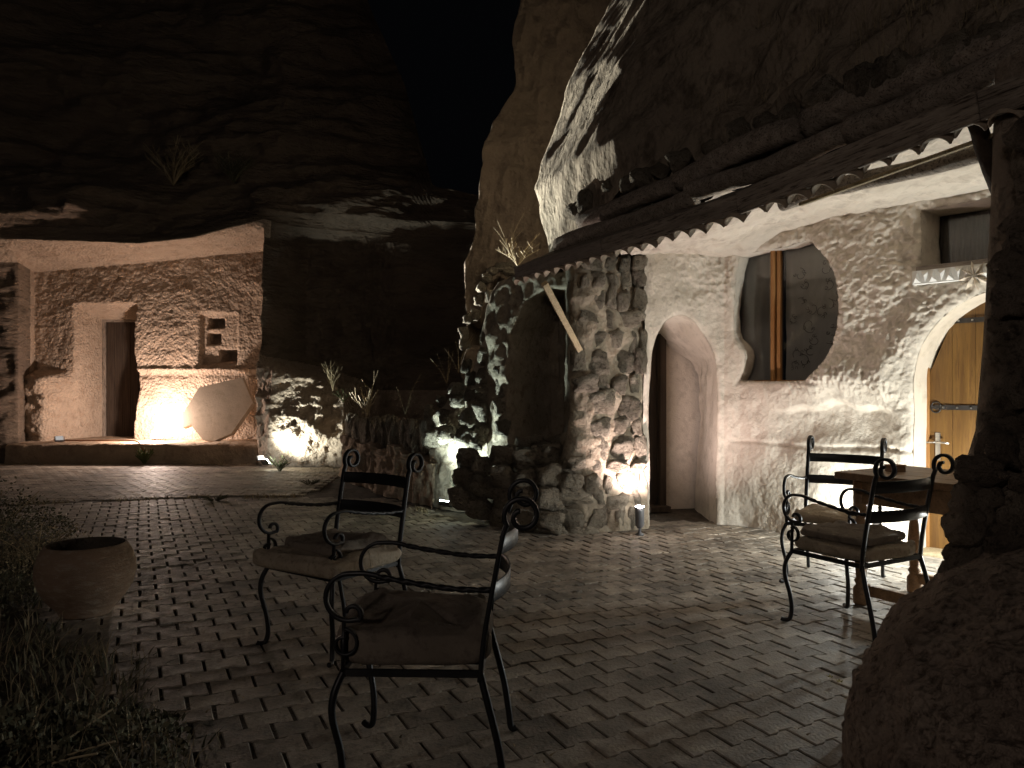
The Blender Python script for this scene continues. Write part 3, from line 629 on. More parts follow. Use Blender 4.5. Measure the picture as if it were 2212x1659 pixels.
# shaped window: panes, mullion, curtains
wc = np.array(win_o).mean(0); wlo = np.array(win_o).min(0); whi = np.array(win_o).max(0)
am = a_of(1678, 700, .15)[0]
win = bpy.data.objects.new('window', None); COL.objects.link(win); win.parent = house; win.location = w1(am, .15, wlo[1]); win.rotation_euler = (0, 0, ang1)
hh = whi[1] - wlo[1] + .1
box('mullion', (.045, .06, hh), 'frame_wood', win, (-.032, 0, hh / 2 - .03), bev=.006); box('mullion', (.040, .045, hh), 'frame_wood', win, (.024, .012, hh / 2 - .03), bev=.005)
box('bottom_rail', (1.5, .045, .05), 'frame_wood', win, (0.1, .02, -.012), bev=.004)
xl, xr = wlo[0] - am - .1, whi[0] - am + .12
for (xa, xb, mm) in ((xl, -.055, 'glass'), (.045, xr, 'glass')):
    pyd('pane', [(xa, .025, -.05), (xb, .025, -.05), (xb, .025, hh), (xa, .025, hh)], [(0, 1, 2, 3)], mm, win)
def drape(name, xa, xb, y, m, f, amp):
    u = np.linspace(xa, xb, 160)[:, None]; v = np.linspace(-.06, hh, 40)[None]
    yy = y + amp * np.sin(u * f + .6 * np.sin(v * 2.2) + 1.5 * np.sin(u * 3)) * (.6 + .4 * v / hh) + .01 * fbm(u * 6, 0, v * 3, 3, 5)
    return grid(name, np.stack([u + 0 * v, yy, v + 0 * u], -1), m, win)
drape('curtain', xl, -.05, .085, 'curtain2', 34, .018); cu = drape('curtain', .04, xr, .10, 'curtain', 9, .010)
def spiral(cx_, cz_, r, a0, a1, n=22, sh=.75): return [(cx_ + r * (1 - sh * k / n) * math.cos(a0 + (a1 - a0) * k / n), .082, cz_ + r * (1 - sh * k / n) * math.sin(a0 + (a1 - a0) * k / n)) for k in range(n + 1)]
emb = []
rr = random.Random(4)
for (cx_, cz_, r_) in [(.20, 1.05, .07), (.26, .95, .05), (.46, 1.08, .08), (.50, .93, .06), (.33, .72, .07), (.42, .66, .06), (.30, .55, .08), (.36, .40, .06), (.50, .72, .07), (.56, .58, .08), (.52, .42, .07), (.58, .80, .05), (.18, .28, .06), (.24, .20, .07), (.14, .16, .05), (.30, .30, .05), (.22, .78, .05), (.60, .30, .05), (.12, .62, .05)]:
    a0 = rr.uniform(0, 6.28); emb.append(sweep_data(spiral(cx_, cz_, r_, a0, a0 + rr.choice((-1, 1)) * rr.uniform(3, 6)), .0022, seg=4))
    for q in range(3):
        a = rr.uniform(0, 6.28); emb.append(sweep_data(spiral(cx_ + .7 * r_ * math.cos(a), cz_ + .7 * r_ * math.sin(a), .018, a, a + 5, 8, .5), .002, seg=4))
v, f = merge(emb); o = pyd('embroidery', v, f, 'thread', win); o['kind'] = 'stuff'
# upper window
uwn = bpy.data.objects.new('window', None); COL.objects.link(uwn); uwn.parent = house; uwn.location = w1(ua0 + .57, .34, uz0); uwn.rotation_euler = (0, 0, ang1)
pyd('pane', [(-.62, 0, -.05), (.62, 0, -.05), (.62, 0, .6), (-.62, 0, .6)], [(0, 1, 2, 3)], 'glass', uwn)
u = np.linspace(-.62, .62, 200)[:, None]; v = np.linspace(-.05, .6, 3)[None]
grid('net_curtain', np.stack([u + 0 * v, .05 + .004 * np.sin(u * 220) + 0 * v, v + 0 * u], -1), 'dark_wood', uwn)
box('sill', (1.25, .10, .045), 'grey_board', uwn, (.02, -.30, .0), bev=.006)
# frieze of carved triangles and rosette above the door
fz = bpy.data.objects.new('frieze', None); COL.objects.link(fz); fz.parent = house; fz.location = w1(ua0 - .04, -.035, uz0 - .135); fz.rotation_euler = (0, 0, ang1)
box('frieze_band', (1.3, .07, .115), 'white_stone', fz, (.65, .0, .055), bev=.004)
for i in range(20):
    x0 = .01 + i * .064; u_ = i % 2
    b = [(x0, -.036, .008 if not u_ else .102), (x0 + .062, -.036, .008 if not u_ else .102), (x0 + .031, -.036, .102 if not u_ else .008)]; c = (x0 + .031, -.066, .045 if not u_ else .065)
    pyd('triangle', b + [c], [(0, 1, 3), (1, 2, 3), (2, 0, 3)], 'white_stone', fz)
ro = bpy.data.objects.new('rosette', None); COL.objects.link(ro); ro.parent = house; ro.location = w1(a_of(2112, 600)[0], -.06, a_of(2112, 598)[1]); ro.rotation_euler = (0, 0, ang1)
for i in range(8):
    a = i * math.pi / 4 + .2; c, s = math.cos(a), math.sin(a); c1, s1 = math.cos(a - .3), math.sin(a - .3); c2, s2 = math.cos(a + .3), math.sin(a + .3)
    pyd('petal', [(0, -.035, 0), (c1 * .07, 0, s1 * .07), (c * .125, -.005, s * .125), (c2 * .07, 0, s2 * .07), (c * .07, -.045, s * .07), (c * .06, .08, s * .06)],
        [(0, 1, 4), (1, 2, 4), (2, 3, 4), (3, 0, 4), (1, 5, 2), (2, 5, 3)], 'plaster_smooth', ro)
# wooden door
dr = bpy.data.objects.new('door', None); COL.objects.link(dr); dr.parent = house; dr.location = w1(da0 + .02, .30, 0); dr.rotation_euler = (0, 0, ang1)
DW = 2 * dw - .02
for i in range(8):
    w_ = DW / 8; x0 = i * w_; zt_ = lambda xx: dsp + dw * math.sqrt(max(0, 1 - ((xx - dw) / dw) ** 2)) + .05
    V = []; xa, xb = x0 + .0015, x0 + w_ - .0015
    for yy in (0.0, .04): V += [(xa, yy, .01), (xb, yy, .01), (xb, yy, zt_(xb)), (xa, yy, zt_(xa))]
    pyd('plank', V, [(0, 1, 2, 3), (7, 6, 5, 4), (0, 4, 5, 1), (1, 5, 6, 2), (2, 6, 7, 3), (3, 7, 4, 0)], 'orange_wood', dr)
box('jamb', (.03, .05, 2.0), 'frame_wood', dr, (-.012, -.012, 1.0))
for zz_ in (1.24, 1.98):
    x0 = .05 if zz_ < 1.5 else .06
    hg = box('hinge', (1.0, .008, .042), 'hinge', dr, (x0 + .5, -.008, zz_), bev=.002)
    for i in range(9): 
        b_ = box('bolt', (.016, .012, .016), 'steel', hg, (-.43 + i * .107, -.007, 0), bev=.004)
    if zz_ < 1.5:
        for sg in (-1, 1):
            tube('hinge_curl', [(-.46 + .035 * math.cos(t) - .035, 0, sg * (.018 + .028 * math.sin(t))) for t in np.linspace(-.4, 3.6, 12)], .006, 'hinge', hg)
        box('hinge_tip', (.05, .008, .03), 'hinge', hg, (-.52, 0, 0), bev=.004)
hd = box('handle_plate', (.04, .008, .24), 'steel', dr, (.07, -.006, .90), bev=.003)
tube('handle', [(0, -.01, .04), (0, -.055, .04), (.11, -.06, .035)], .009, 'steel', hd)
tube('handle', [(-.10, -.02, .03), (-.03, -.045, .035), (0, -.03, .04)], .007, 'steel', hd)
# threshold of tiny tiles
th = box('threshold', (1.5, .4, .03), 'pale_wood', dr, (DW / 2, -.12, .0), bev=.004)

# ---- cave ceiling between the front and the porch roof
def eave(t):
    return Vector((.06 + 2.2 * t, 7.0 - 3.6 * t, float(np.interp(t, [-.1, 0, .3, .58, .76, .9, .983, 1.3], [2.35, 2.355, 2.39, 2.435, 2.487, 2.570, 2.605, 2.70]))))
ED = Vector((2.2, -3.6, 0)).normalized(); EN = Vector((3.6, 2.2, 0)).normalized()      # along the eave, and towards the house
na_c, nb_c = 200, 90
ac = np.linspace(-.05, qs[-1] - .01, na_c); wl = wpos(np.clip(ac, 0, None), np.full(na_c, .10), ZC(ac) + 0.)
te = np.interp(ac, [-.05, .95, 3.0, 5.4], [.16, .30, .86, 1.25])
fe = np.array([list(eave(t) + EN * .42 + Vector((0, 0, .33))) for t in te])
t = np.linspace(0, 1, nb_c)[None, :, None]
C_ = wl[:, None, :] * (1 - t) + fe[:, None, :] * t
cxx, cyy = C_[..., 0], C_[..., 1]; tt = t[..., 0]
C_[..., 2] = (ZC(ac)[:, None] - .005) * (1 - tt) + fe[:, None, 2] * tt + (.05 * fbm(cxx * 1.5, cyy * 1.5, 0, 4, 71) + .018 * ridg(cxx * 7, cyy * 5, 0, 3, 72)) * sstep(0, .12, tt)
grid('cave_ceiling', C_, 'plaster', house)

# ================================================================== PORCH ROOF
pr = thing('porch_roof', 'weathered porch roof of barrel tiles, boards and logs over the patio', 'roof', (0, 0, 0))
# barrel tiles, arches up
def tile_mesh(ra=.075, L_=.24, th_=.012):
    V = []; Fc = []; n = 10
    for (yy, rr_) in ((0, ra), (L_, ra * .86)):
        for k in range(n + 1):
            a = math.pi * k / n; V.append((rr_ * math.cos(a), yy, rr_ * math.sin(a) * .9))
        for k in range(n + 1):
            a = math.pi * k / n; V.append(((rr_ - th_) * math.cos(a), yy, (rr_ - th_) * math.sin(a) * .9))
    m_ = n + 1
    for k in range(n):
        Fc += [(k, k + 1, 2 * m_ + k + 1, 2 * m_ + k), (m_ + k + 1, m_ + k, 3 * m_ + k, 3 * m_ + k + 1), (k + 1, k, m_ + k, m_ + k + 1), (2 * m_ + k, 2 * m_ + k + 1, 3 * m_ + k + 1, 3 * m_ + k)]
    me = bpy.data.meshes.new('roof_tile'); me.from_pydata(V, [], Fc); me.materials.append(M['tile']); me.polygons.foreach_set('use_smooth', [True] * len(Fc)); return me
tm = tile_mesh(); Ltot = math.hypot(2.2, 3.6); nt_ = int(Ltot * 1.25 / .158)
for i in range(nt_):
    tpar = .01 + i * .158 / Ltot; e = eave(tpar)
    o = bpy.data.objects.new('roof_tile', tm); COL.objects.link(o); o.parent = pr
    yv = (EN * 1.0 + Vector((0, 0, 1.15))).normalized(); xv = ED; zv_ = xv.cross(yv).normalized()
    if zv_.z < 0: zv_ = -zv_
    mt = Matrix((xv, yv, zv_)).transposed().to_4x4(); mt.translation = e + Vector((0, 0, random.uniform(-.006, .006))) + yv * random.uniform(-.02, .01)
    o.matrix_local = mt @ Matrix.Rotation(random.gauss(0, .03), 4, 'Z')
# fascia boards above the tile mouths
def along(off, dz, t): return eave(t) + EN * off + Vector((0, 0, dz))
for (ta, tb, w_) in ((0, .30, .11), (.301, .62, .12), (.621, .96, .14), (.961, 1.3, .14)):
    beam('fascia_board', along(-.035, .098, ta), along(-.035, .102, tb), .022, w_, 'grey_board' if ta < .2 else 'old_wood', pr, up=(-.1, 0, 1), rough=.002, bev=.003)
# boarding from fascia up to the logs
for k in range(4):
    for (ta, tb) in ((.0, .5), (.502, 1.3)):
        beam('roof_board', along(.02 + k * .1, .165 + k * .045, ta), along(.02 + k * .1, .165 + k * .045, tb), .098, .02, 'old_wood', pr, up=tuple(Vector((-.4, -.25, 1)).normalized()), rough=.004, bev=.002)
beam('rafter_strip', along(.12, .02, .70), along(.12, .03, 1.3), .03, .02, 'pale_wood', pr)
def log(name, a, b, r, m='old_wood', seed=0, parent=pr, taper_=.9):
    a = Vector(a); b = Vector(b); n = max(10, int((b - a).length / .05)); d = (b - a).normalized(); up = Vector((0, 0, 1)); sd_ = d.cross(up).normalized(); up = sd_.cross(d)
    a_ = np.linspace(0, 2 * np.pi, 21); tt = np.linspace(0, 1, n)
    k = (1 - (1 - taper_) * tt)[:, None] * (1 + .10 * fbm(tt[:, None] * 9 + seed, np.cos(a_)[None] * 1.2, np.sin(a_)[None] * 1.2, 3, seed) + .03 * fbm(tt[:, None] * 4, np.cos(a_)[None] * 7, np.sin(a_)[None] * 7, 2, seed))
    k[:, -1] = k[:, 0]
    bend = .02 * np.sin(tt * 5 + seed)[:, None]
    P_ = np.array(a)[None, None] + np.array(b - a)[None, None] * tt[:, None, None] + (np.array(sd_) * (r * k * np.cos(a_)[None])[..., None]) + np.array(up) * (r * k * np.sin(a_)[None] + bend)[..., None]
    P_ = np.concatenate([P_.mean(1, keepdims=True)[:1] + 0 * P_[:1], P_, P_.mean(1, keepdims=True)[-1:] + 0 * P_[-1:]], 0)
    P_ = P_[:, :, :]
    o = grid(name, P_, m, parent); o.data.polygons.foreach_set('use_smooth', [True] * len(o.data.polygons)); return o
def lg(px0, py0, px1, py1, r, off, seed, name='log', tap=.9):
    def hit(px, py):
        rr_ = (px - CX) / F; o0 = Vector((.06, 7.0, 0)) + EN * off; t = (rr_ * o0.y - o0.x) / (2.2 + 3.6 * rr_); Yp = o0.y - 3.6 * t; return at(px, py, Yp)
    return log(name, hit(px0, py0), hit(px1, py1), r, seed=seed, taper_=tap)
lg(1208, 535, 1500, 424, .080, .35, 1); lg(1490, 420, 1830, 290, .075, .36, 2); lg(1835, 285, 2330, 70, .09, .38, 3)
lg(1256, 474, 1468, 402, .075, .46, 4, tap=1); lg(1470, 388, 1728, 272, .085, .48, 5, tap=1.05); lg(1745, 262, 2330, 30, .10, .52, 6)
lg(1690, 441, 2230, 292, .055, .52, 7, 'purlin')
# stones piled behind the logs
rs = random.Random(11)
pxs = 1246
while pxs < 2230:
    pyb = np.interp(pxs, [1240, 1300, 1500, 1700, 1850, 2100, 2230], [456, 404, 334, 250, 180, 88, 42]); off = .50
    rr_ = (pxs - CX) / F; o0 = Vector((.06, 7.0, 0)) + EN * off; t = (rr_ * o0.y - o0.x) / (2.2 + 3.6 * rr_); Yp = o0.y - 3.6 * t
    s = rs.uniform(.12, .24); q = at(pxs, pyb + rs.uniform(-4, 12), Yp)
    rock('stone', q, (s * rs.uniform(.8, 1.3), s, s * rs.uniform(.7, 1.2)), 'stone', pr, rs.randrange(9), (rs.uniform(-.5, .5), rs.uniform(-.5, .5), rs.uniform(0, 3)))
    if rs.random() < .55: rock('stone', q + np.array([.12, .12, -.10]), (s, s, s), 'stone', pr, rs.randrange(9), (rs.uniform(-.5, .5), rs.uniform(-.5, .5), 1))
    pxs += s / Yp * F * rs.uniform(.55, 1.05)
# braces
beam('brace', at(1176, 612, 6.78), at(1252, 756, 7.42), .055, .05, 'pale_wood', pr, up=(0, -1, 0), rough=.002)
log('brace', at(2108, 262, 3.62), at(2196, 505, 3.95), .040, 'dark_wood', 9, taper_=1.0)

# ================================================================== ROCK ABOVE THE PORCH, AND THE CRAG WITH THE SMALL ARCH
nz2, nt2 = 150, 260
tq = np.concatenate([np.linspace(-2.2, 0, 50)[:-1], np.linspace(0, 9, nt2 - 49)])[:, None]
z_lo = np.interp(tq, [0, .8, 1.5, 9], [2.6, 2.7, 3.08, 3.15]); zc = z_lo + (9.5 - z_lo) * np.linspace(0, 1, nz2)[None]
rxx = np.where(zc < 3.5, .22 + .20 * (3.5 - zc), .22 + .33 * (zc - 3.5) + .035 * (zc - 3.5) ** 2); ryy = 8.0 + .30 * (zc - 3.5)
tc1 = np.clip(tq, 0, 1.3); tc2 = np.clip(tq - 1.3, 0, None)
shf = .38 * sstep(1.4, 3.0, tq)
bx2 = rxx + .853 * shf + np.where(tq < 0, -tq * .35, 0) + tc1 * .38 + tc2 * .56
by2 = ryy + .52 * shf + np.where(tq < 0, -tq * 1.0, 0) - tc1 * .94 - tc2 * .83
rd = .16 * fbm(bx2 * .8 + zc * .5, by2 * .8, zc * .8, 5, 81) + .14 * ridg((tq - zc * .9) * 1.1, 0, (tq + zc) * .22, 4, 82) + .05 * ridg((tq - zc * .9) * 4, 0, (tq + zc) * .9, 3, 83)
rd = rd * sstep(0, .4, zc - z_lo) * (.45 + .55 * sstep(1.4, 3.0, tq) - .24 * (1 - sstep(0, 2.4, tq)))
P = np.stack([bx2 - .85 * rd, by2 - .5 * rd, zc + 0 * tq], -1)
struct(grid('hillside', P, 'crag', flip=False))
# crag with arch, further back
xm = np.concatenate([np.linspace(-1.0, 0, 34)[:-1], np.linspace(0, 3.4, 200)])[:, None]; zm = np.linspace(0, 9, 240)[None]
el = np.interp(zm, [0, 1.9, 3.1, 4.2, 4.9, 5.7, 9], [-.85, -.75, -.72, -.45, -.38, .02, .1]) + .08 * fbm(zm * 1.4, 0, 0, 4, 66)
XM = el + np.where(xm < 0, -xm * .5, xm) ; YM = 10.9 + np.where(xm < 0, -xm * 3, .0) - .5 * np.clip(xm - 1.2, 0, 9) * .3
ppx = CX + XM / YM * F; ppy = HY - (zm - CH) / YM * F
hole, _, _ = poly_sd(ppx + 0 * zm, ppy, [(1078, 603), (1090, 610), (1103, 640), (1112, 690), (1080, 745), (1012, 745), (1012, 700), (1042, 697), (1048, 665), (1060, 628), (1068, 608)])
hole = np.where(xm < 0, -99, hole)
ring = np.exp(-((hole + 6) / 7) ** 2) * (ppy < 700)
YM2 = YM - .07 * fbm(XM * 1.2, 0, zm * .9, 4, 87) - .03 * ridg(XM * 4, 0, zm * 3, 3, 88) * 1.0 + .9 * sstep(0, 5, hole) - .09 * ring
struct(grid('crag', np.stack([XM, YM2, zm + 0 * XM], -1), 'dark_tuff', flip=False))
ar = thing('arch_stones', 'rough stones framing the small pointed arch high in the crag', 'arch', (0, 0, 0))
for (a, b, w, h) in [(1052, 600, 22, 20), (1064, 584, 26, 18), (1082, 576, 28, 18), (1100, 586, 24, 20), (1112, 606, 20, 24), (1118, 630, 20, 24), (1040, 620, 20, 24), (1034, 650, 20, 26), (1028, 680, 20, 24), (1010, 690, 20, 22), (1002, 720, 20, 30), (1004, 745, 24, 22), (1104, 572, 22, 18)]: rub(a, b, 10.75, w, h, ar)

# ================================================================== FOREGROUND BOULDER AND STONE COLUMN
th_ = np.linspace(0, 2 * np.pi, 300)[:, None]; ph = np.linspace(0, 1, 170)[None]
bc = np.array([2.30, 2.66])
rad = 1.02 * np.sin(ph * np.pi / 2) ** .85; hz = .775 * np.cos(ph * np.pi / 2) ** .70 - .08 * ph
bxx = bc[0] + rad * np.cos(th_) * 1.02; byy = bc[1] + rad * np.sin(th_) * .78
nn = fbm(bxx * 1.6, byy * 1.6, hz * 2 + 0 * th_, 4, 101) * .07 + .010 * ridg(bxx * 9, byy * 9, hz * 9 + 0 * th_, 3, 102) + .0035 * fbm(bxx * 26, byy * 26, hz * 26 + 0 * th_, 3, 103)
Pb = np.stack([bxx + nn * np.cos(th_), byy + nn * np.sin(th_), hz + nn * .8 + 0 * th_], -1); Pb[-1] = Pb[0]
tag(grid('boulder', Pb, 'boulder', flip=True), 'large smooth brown boulder in the foreground at the foot of the stone column', 'boulder')
col = thing('stone_column', 'dark rubble column rising from the foreground boulder to the porch roof', 'column', (0, 0, 0))
cont = [(250, 2205), (309, 2172), (337, 2200), (380, 2192), (420, 2204), (470, 2188), (514, 2172), (566, 2156), (653, 2145), (734, 2141), (801, 2156), (838, 2148), (865, 2132), (900, 2152), (930, 2134), (964, 2116), (991, 2084), (1027, 2070), (1086, 2054), (1117, 2040), (1158, 2054), (1216, 2042)]
cy = 245
while cy < 1235:
    h = random.uniform(56, 96); yc = cy + h / 2; xl = np.interp(yc, [c[0] for c in cont], [c[1] for c in cont]) + 7; px = xl
    for j in range(5):
        w = random.uniform(60, 105); Yp = 3.28 + random.uniform(-.05, .05) + j * .05
        rub(px + w / 2, yc + random.uniform(-8, 8), Yp, w * 1.12, h * 1.12, col, 'rough_stone', d=110, rot=(random.uniform(-.5, .5), random.uniform(-.5, .5), random.uniform(-.6, .6))); px += w * .84
    cy += h * .78
lathe('column_core', [(.0, 2.95), (.22, 2.9), (.24, 2.2), (.27, 1.6), (.30, 1.2), (.38, .9), (.42, .5), (.42, 0)], 'rough_stone', col, 24, (2.46, 3.5, 0))

# ================================================================== CHAIRS
def arc(cy_, cz_, r0, r1, a0, a1, n=16, x=0.): return [(x, cy_ + (r0 + (r1 - r0) * k / n) * math.cos(a0 + (a1 - a0) * k / n), cz_ + (r0 + (r1 - r0) * k / n) * math.sin(a0 + (a1 - a0) * k / n)) for k in range(n + 1)]
def make_chair(label):
    t = thing('iron_armchair', label, 'chair', group='wrought iron armchairs with scrolled arms')
    for sx in (-1, 1):
        x = sx * .265
        # back post with its scroll
        p = smooth_path([(x, -.235, .40), (x, -.25, .55), (x, -.285, .75), (x, -.318, .92)], 6)[:-1] + arc(-.318 - .060, .965, .060, .060, -.55, 1.9, 8, x)[0:] + arc(-.378, .965, .060, .018, 1.9, 7.6, 28, x)[1:]
        tube('back_post', p, .027, 'iron', t, h=.017, ref=(1, 0, 0))
        # arm: twisted bar, then a round C scroll
        arm = merge([sweep_data(smooth_path([(x, -.285, .712), (x, -.15, .715), (x, .0, .735), (x, .12, .757)], 14), .020, .015, (1, 0, 0), twist=20),
                     sweep_data(smooth_path([(x, .11, .757), (x, .16, .766), (x, .215, .765)], 6)[:-1] + arc(.215, .682, .083, .078, math.pi / 2, -math.pi / 2 - .3, 22, x) + arc(.205, .628, .024 * 1.5, .020, -math.pi / 2 - .35, -math.pi * 1.0 - 3.0, 16, x)[2:], .020, .015, (1, 0, 0))])
        # curl at the end of the scroll
        pyd('armrest', arm[0], arm[1], 'iron', t, True)
        k_ = merge([sweep_data(arc(.232, .525, .052, .020, math.pi / 2, math.pi / 2 + 6.6, 24, x), .024, .010, (1, 0, 0)), sweep_data([(x, .232, .60), (x, .236, .43)], .020, .012, (1, 0, 0))])
        pyd('arm_support', k_[0], k_[1], 'iron', t, True)
        ox = sx
        tube('leg', smooth_path([(x - ox * .005, .235, .43), (x + ox * .020, .262, .36), (x + ox * .022, .268, .28), (x + ox * .004, .245, .16), (x - ox * .004, .240, .07), (x + ox * .004, .250, .015), (x + ox * .018, .275, .006), (x + ox * .03, .29, .012)], 6), .013, 'iron', t)
        tube('leg', smooth_path([(x - ox * .002, -.235, .43), (x + ox * .008, -.262, .33), (x + ox * .010, -.295, .20), (x + ox * .004, -.315, .08), (x + ox * .004, -.325, .01), (x + ox * .008, -.345, .006)], 6), .013, 'iron', t)
    for z, y in ((.865, -.305), (.70, -.277)):
        tube('back_rail', smooth_path([(-.262, y, z), (-.14, y - .038, z), (0, y - .052, z), (.14, y - .038, z), (.262, y, z)], 7), .066, 'iron', t, h=.006, ref=(0, 0, 1))
    fr_ = merge([sweep_data([(-.27, yy, .425), (.27, yy, .425)], .026, .012, (0, 0, 1)) for yy in (-.24, .24)] + [sweep_data([(xx, -.24, .425), (xx, .24, .425)], .026, .012, (0, 0, 1)) for xx in (-.265, .265)] +
                [sweep_data([(xx, -.24, .415), (xx, .24, .415)], .02, .006, (1, 0, 0)) for xx in (-.13, 0, .13)])
    pyd('seat_frame', fr_[0], fr_[1], 'iron', t)
    return t
def copy_tree(o, parent=None):
    c = o.copy(); COL.objects.link(c); c.parent = parent
    for ch in o.children: copy_tree(ch, c)
    return c
def face(dx, dy): return math.atan2(dy, dx) - math.pi / 2
c0 = make_chair('nearest iron armchair, seen side-on, with a thick brown cushion')
chairs = [((-.337, 2.90, 0), face(-1, .03), None),
          ((-.99, 4.27, 0), face(-.58, -.81), 'iron armchair on the open paving to the left, turned half towards the flower pot'),
          ((2.03, 4.55, 0), face(-.50, .87), 'iron armchair at the near side of the wooden table, seen from behind'),
          ((2.35, 5.62, 0), face(-.60, -.80), 'iron armchair behind the wooden table, its back to the pale cave wall')]
ch_o = []
for i, (loc, rz_, lab) in enumerate(chairs):
    o = c0 if i == 0 else copy_tree(c0)
    o.location = loc; o.rotation_euler = (0, 0, rz_)
    if lab: o['label'] = lab
    ch_o.append(o)
def cushion(chair, label, w, d, h, z, m, off=(0, 0), rz=0, seed=0, e=.28, sag=.02):
    n, k = 56, 30; a = np.linspace(-np.pi, np.pi, n)[:, None]; b = np.linspace(-np.pi / 2, np.pi / 2, k)[None]
    sg = lambda v, p: np.sign(v) * np.abs(v) ** p
    x_ = w / 2 * sg(np.cos(b), .30) * sg(np.cos(a), e); y_ = d / 2 * sg(np.cos(b), .30) * sg(np.sin(a), e); z_ = h / 2 * sg(np.sin(b), .55) + 0 * a
    edge = np.maximum(np.abs(x_) / (w / 2), np.abs(y_) / (d / 2))
    z_ = z_ + .018 * fbm(x_ * 7 + seed, y_ * 7, 0, 3, seed) * (z_ > 0) + .010 * fbm(x_ * 22, y_ * 22, 0, 2, seed) * (z_ > 0) - sag * (1 - edge ** 2) * (z_ > 0) * .3
    x_ = x_ + .012 * fbm(y_ * 9, z_ * 9, seed, 3, seed + 2); y_ = y_ + .012 * fbm(x_ * 9, z_ * 9, seed, 3, seed + 4)
    ln = np.abs(z_ + .0) < h * .08; x_ = x_ * (1 + .012 * ln); y_ = y_ * (1 + .012 * ln)
    o = grid('seat_cushion', np.stack([x_, y_, z_], -1), m)
    q = chair.rotation_euler.z; c, s = math.cos(q), math.sin(q); l = chair.location
    o.location = (l.x + off[0] * c - off[1] * s, l.y + off[0] * s + off[1] * c, z + h / 2); o.rotation_euler = (0, 0, q + rz)
    return tag(o, label, 'cushion', 'seat cushions of the iron armchairs')
cushion(ch_o[0], 'thick saggy brown cushion filling the nearest chair seen from its side', .54, .55, .150, .432, 'cushion', (0, .01), .02, 1)
cushion(ch_o[1], 'lower, pale buff cushion jutting from the front of the chair nearest the pot', .62, .56, .10, .432, 'cushion_pale', (-.02, .06), .06, 2, e=.14)
cushion(ch_o[1], 'upper, thinner cushion pushed back on the chair nearest the pot', .46, .42, .06, .515, 'cushion', (.0, -.02), -.10, 3)
cushion(ch_o[2], 'lower patterned cushion on the chair at the near side of the wooden table', .50, .52, .085, .432, 'cushion_pale', (0, 0), 0, 4)
cushion(ch_o[2], 'upper rounded cushion on the chair at the near side of the wooden table', .46, .46, .055, .512, 'cushion', (0, .02), .06, 5)
cushion(ch_o[3], 'flat buff cushion on the chair behind the wooden table', .48, .48, .08, .432, 'cushion_pale', (0, 0), 0, 6)

# ================================================================== TABLE
tb_ang = math.atan2(-.86, .5)
tb = thing('wooden_table', 'heavy wooden table with turned legs behind the near right chair', 'table', (2.12, 5.06, 0), tb_ang)
TZ = .855; TL, TW = 1.35, .80      # local x runs along the wall towards the viewer, local y towards the wall
for i in range(4): box('tabletop_board', (TL, .198, .045), 'table_wood', tb, (TL / 2 - .0, .10 + i * .2, TZ - .022 + random.uniform(-.002, .002)), bev=.006)
for (a, b) in (((.10, .09), (TL - .1, .09)), ((.10, TW - .09), (TL - .1, TW - .09)), ((.10, .09), (.10, TW - .09)), ((TL - .1, .09), (TL - .1, TW - .09))):
    beam('apron', (*a, TZ - .12), (*b, TZ - .12), .03, .15, 'table_wood', tb)
lp = [(0, 0), (.045, 0), (.048, .01), (.048, .10), (.030, .125), (.042, .15), (.030, .17), (.036, .25), (.044, .36), (.036, .47), (.028, .50), (.042, .53), (.030, .56), (.048, .60), (.048, .80), (0, .80)]
for (x_, y_) in ((.12, .11), (TL - .12, .11), (.12, TW - .11), (TL - .12, TW - .11)): lathe('leg', lp, 'table_wood', tb, 20, (x_, y_, 0))
beam('stretcher', (.14, .11, .10), (TL - .14, .11, .10), .04, .07, 'table_wood', tb); beam('stretcher', (.14, TW - .11, .10), (TL - .14, TW - .11, .10), .04, .07, 'table_wood', tb)
for i, (px, py, Yv, s) in enumerate([(1934, 1008, 5.05, .10)]):
    bxn = thing('wooden_box', 'small round-cornered wooden box lying on the wooden table', 'box', tuple(at(px, 1021, Yv) * np.array([1, 1, 0]) + np.array([0, 0, TZ])), .3)
    box('body', (s, s * .8, .035), 'table_wood', bxn, (0, 0, .018), bev=.008); box('lid', (s + .006, s * .8 + .006, .012), 'frame_wood', bxn, (0, 0, .042), bev=.004)
bo = lathe('wooden_bowl', [(0, 0), (.045, 0), (.075, .03), (.085, .055), (.078, .055), (.06, .02), (0, .012)], 'frame_wood', None, 28, (3.02, 4.9, TZ)); tag(bo, 'small reddish wooden bowl on the table beside the stone column', 'bowl')

# ================================================================== POT
pot = thing('flower_pot', 'big empty rounded clay pot standing at the edge of the paving', 'pot', (-2.66, 4.80, 0))
lathe('pot_body', [(0, .0), (.155, 0), (.165, .012), (.17, .03), (.235, .10), (.283, .18), (.303, .26), (.300, .33), (.276, .40), (.250, .436), (.243, .448), (.236, .449)], 'terracotta', pot, 72, wob=.008)
lathe('pot_inner_shade', [(.236, .449), (.229, .442), (.235, .42), (.262, .36), (.27, .26), (.22, .14), (.10, .08), (0, .08)], 'soil_and_pot_shade', pot, 72, wob=.008)  # inner wall coloured near black to stand in for the shade inside
pot.scale = (.93, .93, .97)

